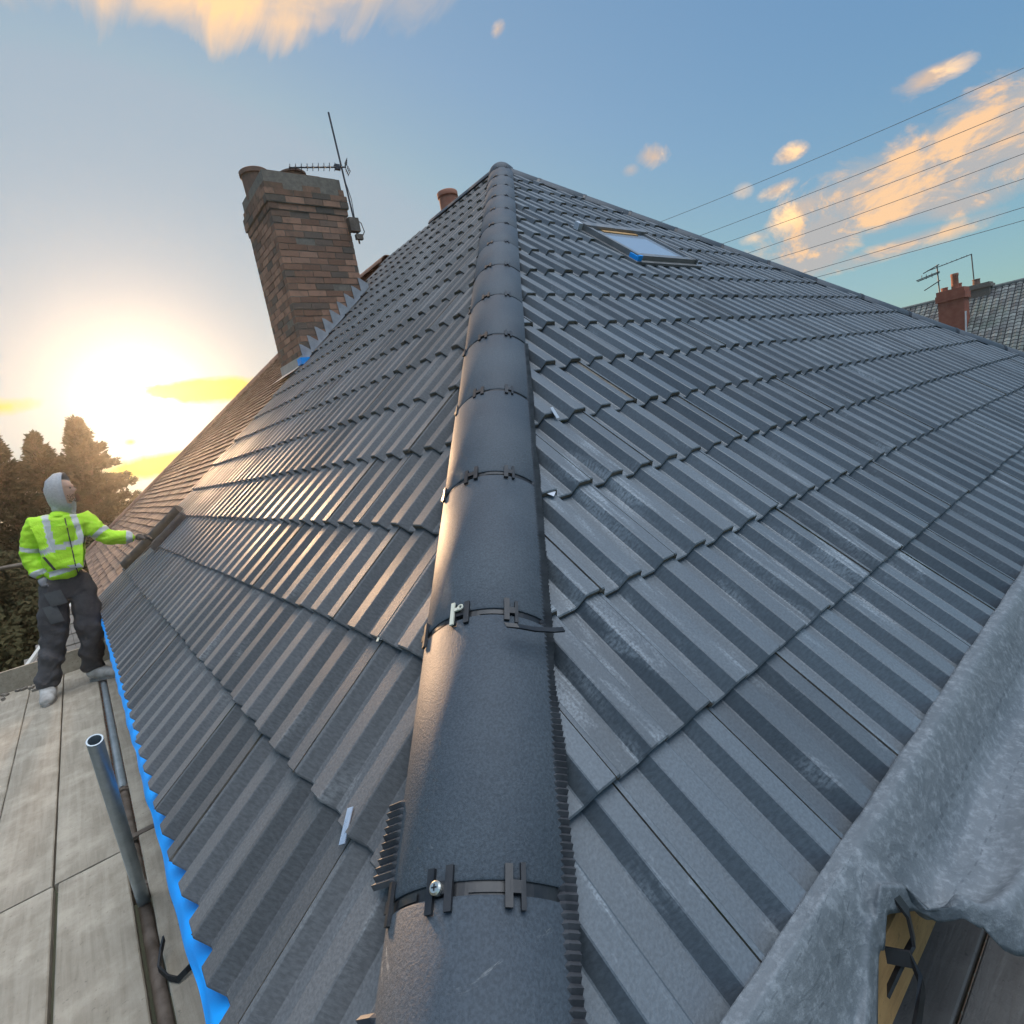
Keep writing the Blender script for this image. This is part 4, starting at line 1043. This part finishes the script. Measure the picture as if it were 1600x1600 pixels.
b = MB(); b.face([(HX, -6, HZ-.04), (HX, 15, HZ-.04), (HX-5.65, 15, HZ-4.28), (HX-5.65, -6, HZ-4.28)]); b.face([(HX, -6, HZ-.04), (HX+5.6, -6, HZ-4.2), (HX+5.6, 15, HZ-4.2), (HX, 15, HZ-.04)])
dp(b.build('underlay', M_under))
b = MB()
for k in range(48): b.tube([(HX, -6+k*.45, HZ-.02), (HX, -6+k*.45+.44, HZ-.02)], .13, 10)
dp(b.build('ridge', M_far))
b = MB(); b.face([(HX-5.2, 15, GROUND), (HX-5.2, -6, GROUND), (HX-5.2, -6, -.5), (HX-5.2, 15, -.5)]); b.face([(HX+5.2, 14.8, GROUND), (HX-5.2, 14.8, GROUND), (HX-5.2, 14.8, -.5), (HX, 14.8, HZ-.1), (HX+5.2, 14.8, -.5)])
dp(b.build('wall', M_wall))
def red_f(t, b):
    co = obj_co(t); sp = t.node('ShaderNodeSeparateXYZ'); t.put(sp.inputs[0], co); n = t.noise(co, 4, 5, .6)
    line = t.m('GREATER_THAN', t.m('FRACT', t.m('DIVIDE', sp.outputs[2], .076)), .86)
    c = t.mix(t.ramp(n, .3, .7), (.30, .10, .065), (.38, .145, .095)); c = t.mix(t.m('MULTIPLY', line, .5), c, (.22, .14, .11)); t.put(b.inputs['Base Color'], c)
M_red = material('red_brick_far', (.33, .12, .08), .9, 0, .2, red_f)
b = MB(); b.box((37.2, 7.22, .6), (38.2, 8.30, 3.55)); b.box((37.12, 7.14, 3.30), (38.28, 8.38, 3.62)); b.box((37.16, 7.18, 3.62), (38.24, 8.34, 3.84))
fc = dp(b.build('chimney', M_red)); tag(fc, 'red brick chimney on the distant roof')
for (x_, y_, h_, r_) in ((37.5, 8.05, .22, .15), (37.5, 7.60, .80, .16), (37.9, 7.55, .3, .15)): pot(x_, y_, 3.80, r_, r_*.92, h_, fc)
b = MB(); b.box((39.5, 6.6, 2.6), (40.4, 7.5, 3.95)); b.box((39.43, 6.53, 3.7), (40.47, 7.57, 3.86)); fc2 = dp(b.build('chimney', M_mortar)); tag(fc2, 'smaller dull chimney behind the red one')
pot(39.9, 7.2, 3.93, .17, .15, .32, fc2, M_oldpot)
b = MB(); 
b.tube([(37.14, 7.20, 1.52), (37.14, 7.16, 2.6)], .035, 6); b.tube([(37.14, 7.22, 1.50), (37.14, 7.6, 1.44)], .03, 6); x = b.build('lead_flashing', material('white_lead', (.62, .64, .66), .5)); x.parent = fc; x.matrix_parent_inverse = Matrix.Identity(4)
yagi('television_aerial', (40, 7.30, 3.8), (40, 7.36, 5.62), (40, 7.36, 5.60), (39.6, 9.25, 5.32), 9, .16, 'long aerial on the taller mast behind the red chimney', rad=.028, reflector=False)
far = empty('television_aerial', (38.2, 8.42, 3.7), 'short many armed aerial left of the red chimney', 'aerial')
b = MB(); b.tube([(38.2, 8.42, 3.6), (38.2, 8.46, 5.35)], .030, 6)
for z_, l_, dz in ((5.32, .62, -.22), (4.96, .95, -.14), (4.90, .9, -.14), (4.50, .62, -.30)): b.tube([(38.2, 8.36, z_+.02), (38.2, 8.46+l_, z_+dz)], .026, 6)
for y_ in (8.7, 8.95, 9.15): b.tube([(38.2, y_, 4.72+.05), (38.2, y_, 5.02)], .015, 5)
x = b.build('mast', M_steel); x.parent = far; x.matrix_parent_inverse = Matrix.Translation(-far.location)

# ================================================================== POWER CABLES
M_cable = material('weathered_cable', (.16, .15, .15), .6)
names = ['highest', 'second highest', 'third highest', 'fourth highest', 'fifth highest', 'second lowest', 'lowest']
for i, (ya, za, yb, zb) in enumerate(((28, 16.1, 5.7, 15.0), (25.3, 13.7, 5.7, 13.1), (23.7, 12.4, 5.8, 11.8), (22.3, 11.0, 5.8, 10.7), (20.4, 9.9, 5.9, 9.4), (17.6, 8.2, 5.9, 7.9), (16.4, 7.6, 5.9, 7.2))):
    b = MB(); pts = []
    sl_ = (za-zb)/(ya-yb)
    for k in range(31):
        y = -12+k*1.75; z = zb+sl_*(y-yb)+.0012*(y-ya)*(y-yb); pts.append((45, y, z))
    b.tube(pts, .017, 6); o = b.build('power_cable', M_cable); origin(o, pts[0])
    tag(o, '%s of the seven thin dark cables crossing the sky at the right' % names[i], 'cable', 'overhead cables')

# ================================================================== TREES
def leaf_mat(name, c1, c2):
    def f(t, b):
        rn = attr(t, 'tile_rand'); t.put(b.inputs['Base Color'], t.mix(rn, c1, c2))
        b.inputs['Subsurface Weight'].default_value = 0
    return material(name, c1, .8, 0, .2, f)
M_con = leaf_mat('conifer_needles', (.026, .034, .014), (.068, .064, .026)); M_bark = varied('bark', (.07, .05, .035), (.12, .09, .06), 8, .9, .4, 30)
M_bush = leaf_mat('bush_leaves', (.038, .038, .014), (.085, .072, .028))
def conifer(x, y, ztop, base_r, seed, label, n=7000, zlow=None):
    rr = random.Random(seed); z0 = GROUND; hgt = ztop-z0
    root = empty('conifer', (x, y, z0), label, 'tree', 'conifers behind the worker')
    b = MB(); b.tube([(x, y, z0), (x+.05, y, z0+hgt*.5), (x, y, ztop-.2)], [.28, .16, .03], 8)
    nb_ = int(hgt*22); br = []
    for k in range(nb_):
        q = (k+rr.random())/nb_; z = z0+.8+(hgt-1.0)*q; L = base_r*(1-q)**1.0*rr.uniform(.45, 1.15)+.08
        a_ = rr.uniform(0, 6.283); d = Vector((math.cos(a_), math.sin(a_), rr.uniform(-.05, .35))).normalized()
        br.append((Vector((x, y, z)), d, L)); 
        if k % 3 == 0: b.tube([(x, y, z), Vector((x, y, z))+d*L*.8], [.04, .012], 4, caps=False)
    tr = b.build('trunk', M_bark); tr.parent = root; tr.matrix_parent_inverse = Matrix.Translation(-root.location)
    b = MB(); per = max(8, n//nb_)
    for (p, d, L) in br:
        sd_ = d.cross(Vector((0, 0, 1))).normalized(); tone = rr.random()
        for i in range(per):
            t_ = rr.random()**.7; w_ = (1-t_)*L*.36+.05
            c = p+d*L*t_+sd_*rr.uniform(-w_, w_)+Vector((0, 0, rr.uniform(-.20, .10)-.12*t_*L*.3))
            e = (d+Vector((rr.uniform(-.8, .8), rr.uniform(-.8, .8), rr.uniform(-.4, .7)))).normalized()*rr.uniform(.12, .30)
            q = e.orthogonal().normalized()*rr.uniform(.04, .085); q.rotate(Matrix.Rotation(rr.uniform(0, 6.28), 3, e))
            b.face([c-q, c+q, c+e+q*.2, c+e-q*.2], r=min(1, max(0, tone*.7+rr.random()*.4)))
    for i in range(30):
        c = Vector((x+rr.uniform(-.06, .06), y+rr.uniform(-.06, .06), ztop-rr.random()*.5)); e = Vector((rr.uniform(-.4, .4), rr.uniform(-.4, .4), 1)).normalized()*.16; q = e.orthogonal().normalized()*.03
        b.face([c-q, c+q, c+e])
    cr = b.build('crown', M_con); cr.parent = root; cr.matrix_parent_inverse = Matrix.Translation(-root.location)
conifer(1.05, 32, 5.15, 4.6, 1, 'tallest conifer, standing right behind the worker’s head with its slope towards the sun', 30000)
conifer(-.55, 32.6, 4.75, 4.0, 2, 'middle conifer between the tallest one and the left picture edge', 22000)
conifer(-1.95, 32, 5.05, 4.0, 3, 'conifer at the left picture edge', 20000)
conifer(-4.2, 34, 5.4, 2.6, 4, 'conifer just outside the left picture edge', 6000)
def bush(x, y, w_, ztop, seed, label, n=5000):
    rr = random.Random(seed); root = empty('bush_tree', (x, y, GROUND), label, 'tree', 'round trees low on the horizon')
    b = MB(); h = ztop-GROUND; lumps = []
    for k in range(14):
        a_ = rr.uniform(0, 6.28); r_ = w_*.55*math.sqrt(rr.random()); z = GROUND+h*rr.uniform(.35, .86); lumps.append((Vector((x+math.cos(a_)*r_, y+math.sin(a_)*r_, z)), w_*rr.uniform(.28, .45), rr.random()))
    tb = MB(); tb.tube([(x, y, GROUND), (x, y, GROUND+h*.6)], [.25, .1], 8)
    for c, r_, t_ in lumps: tb.tube([(x, y, GROUND+h*.3), c], [.08, .02], 5, caps=False)
    o = tb.build('trunk', M_bark); o.parent = root; o.matrix_parent_inverse = Matrix.Translation(-root.location)
    for i in range(n):
        c, r_, t_ = lumps[i % len(lumps)]
        d = Vector((rr.gauss(0, 1), rr.gauss(0, 1), rr.gauss(0, 1))).normalized()
        p = c+d*r_*(rr.random()**.4)*Vector((1, 1, .8)).length/1.6
        e = Vector((rr.gauss(0, 1), rr.gauss(0, 1), rr.gauss(0, 1))).normalized()*rr.uniform(.10, .22); q = e.orthogonal().normalized()*.06
        b.face([p-q, p+q, p+e], r=min(1, t_*.6+rr.random()*.5))
    o = b.build('crown', M_bush); o.parent = root; o.matrix_parent_inverse = Matrix.Translation(-root.location)
bush(2.9, 31, 2.0, 1.55, 1, 'round tree in the dip right of the tallest conifer', 9000)
bush(4.3, 34, 2.7, 1.75, 2, 'round tree touching the roof line under the sun', 9000)
bush(7.5, 36, 3.0, 1.4, 3, 'round tree hidden mostly behind the old roof', 5000)
bush(0.6, 27, 2.6, 0.4, 4, 'broad dark tree below the conifers behind the worker', 14000)
bush(-2.6, 26, 2.9, .5, 5, 'broad dark tree low at the left picture edge', 14000)
bush(-.6, 22, 2.4, -1.4, 6, 'dark bushy tree behind the worker’s legs', 14000)
bush(-3.2, 20, 2.4, -1.0, 7, 'dark bushy tree beyond the guard rail', 10000)

# ================================================================== HAZE
b = MB(); b.box((-23, -23, GROUND-1), (63, 44, 18.5)); hz = b.build('haze', None); hz.data.materials.clear()
mh = bpy.data.materials.new('haze'); mh.use_nodes = True; t = NT(mh.node_tree); t.n.clear()
pv = t.node('ShaderNodeVolumePrincipled'); pv.inputs['Color'].default_value = (.95, .93, .90, 1); pv.inputs['Density'].default_value = .00062; pv.inputs['Anisotropy'].default_value = .87
t.l.new(pv.outputs[0], t.node('ShaderNodeOutputMaterial').inputs['Volume']); hz.data.materials.append(mh)
tag(hz, kind='stuff')
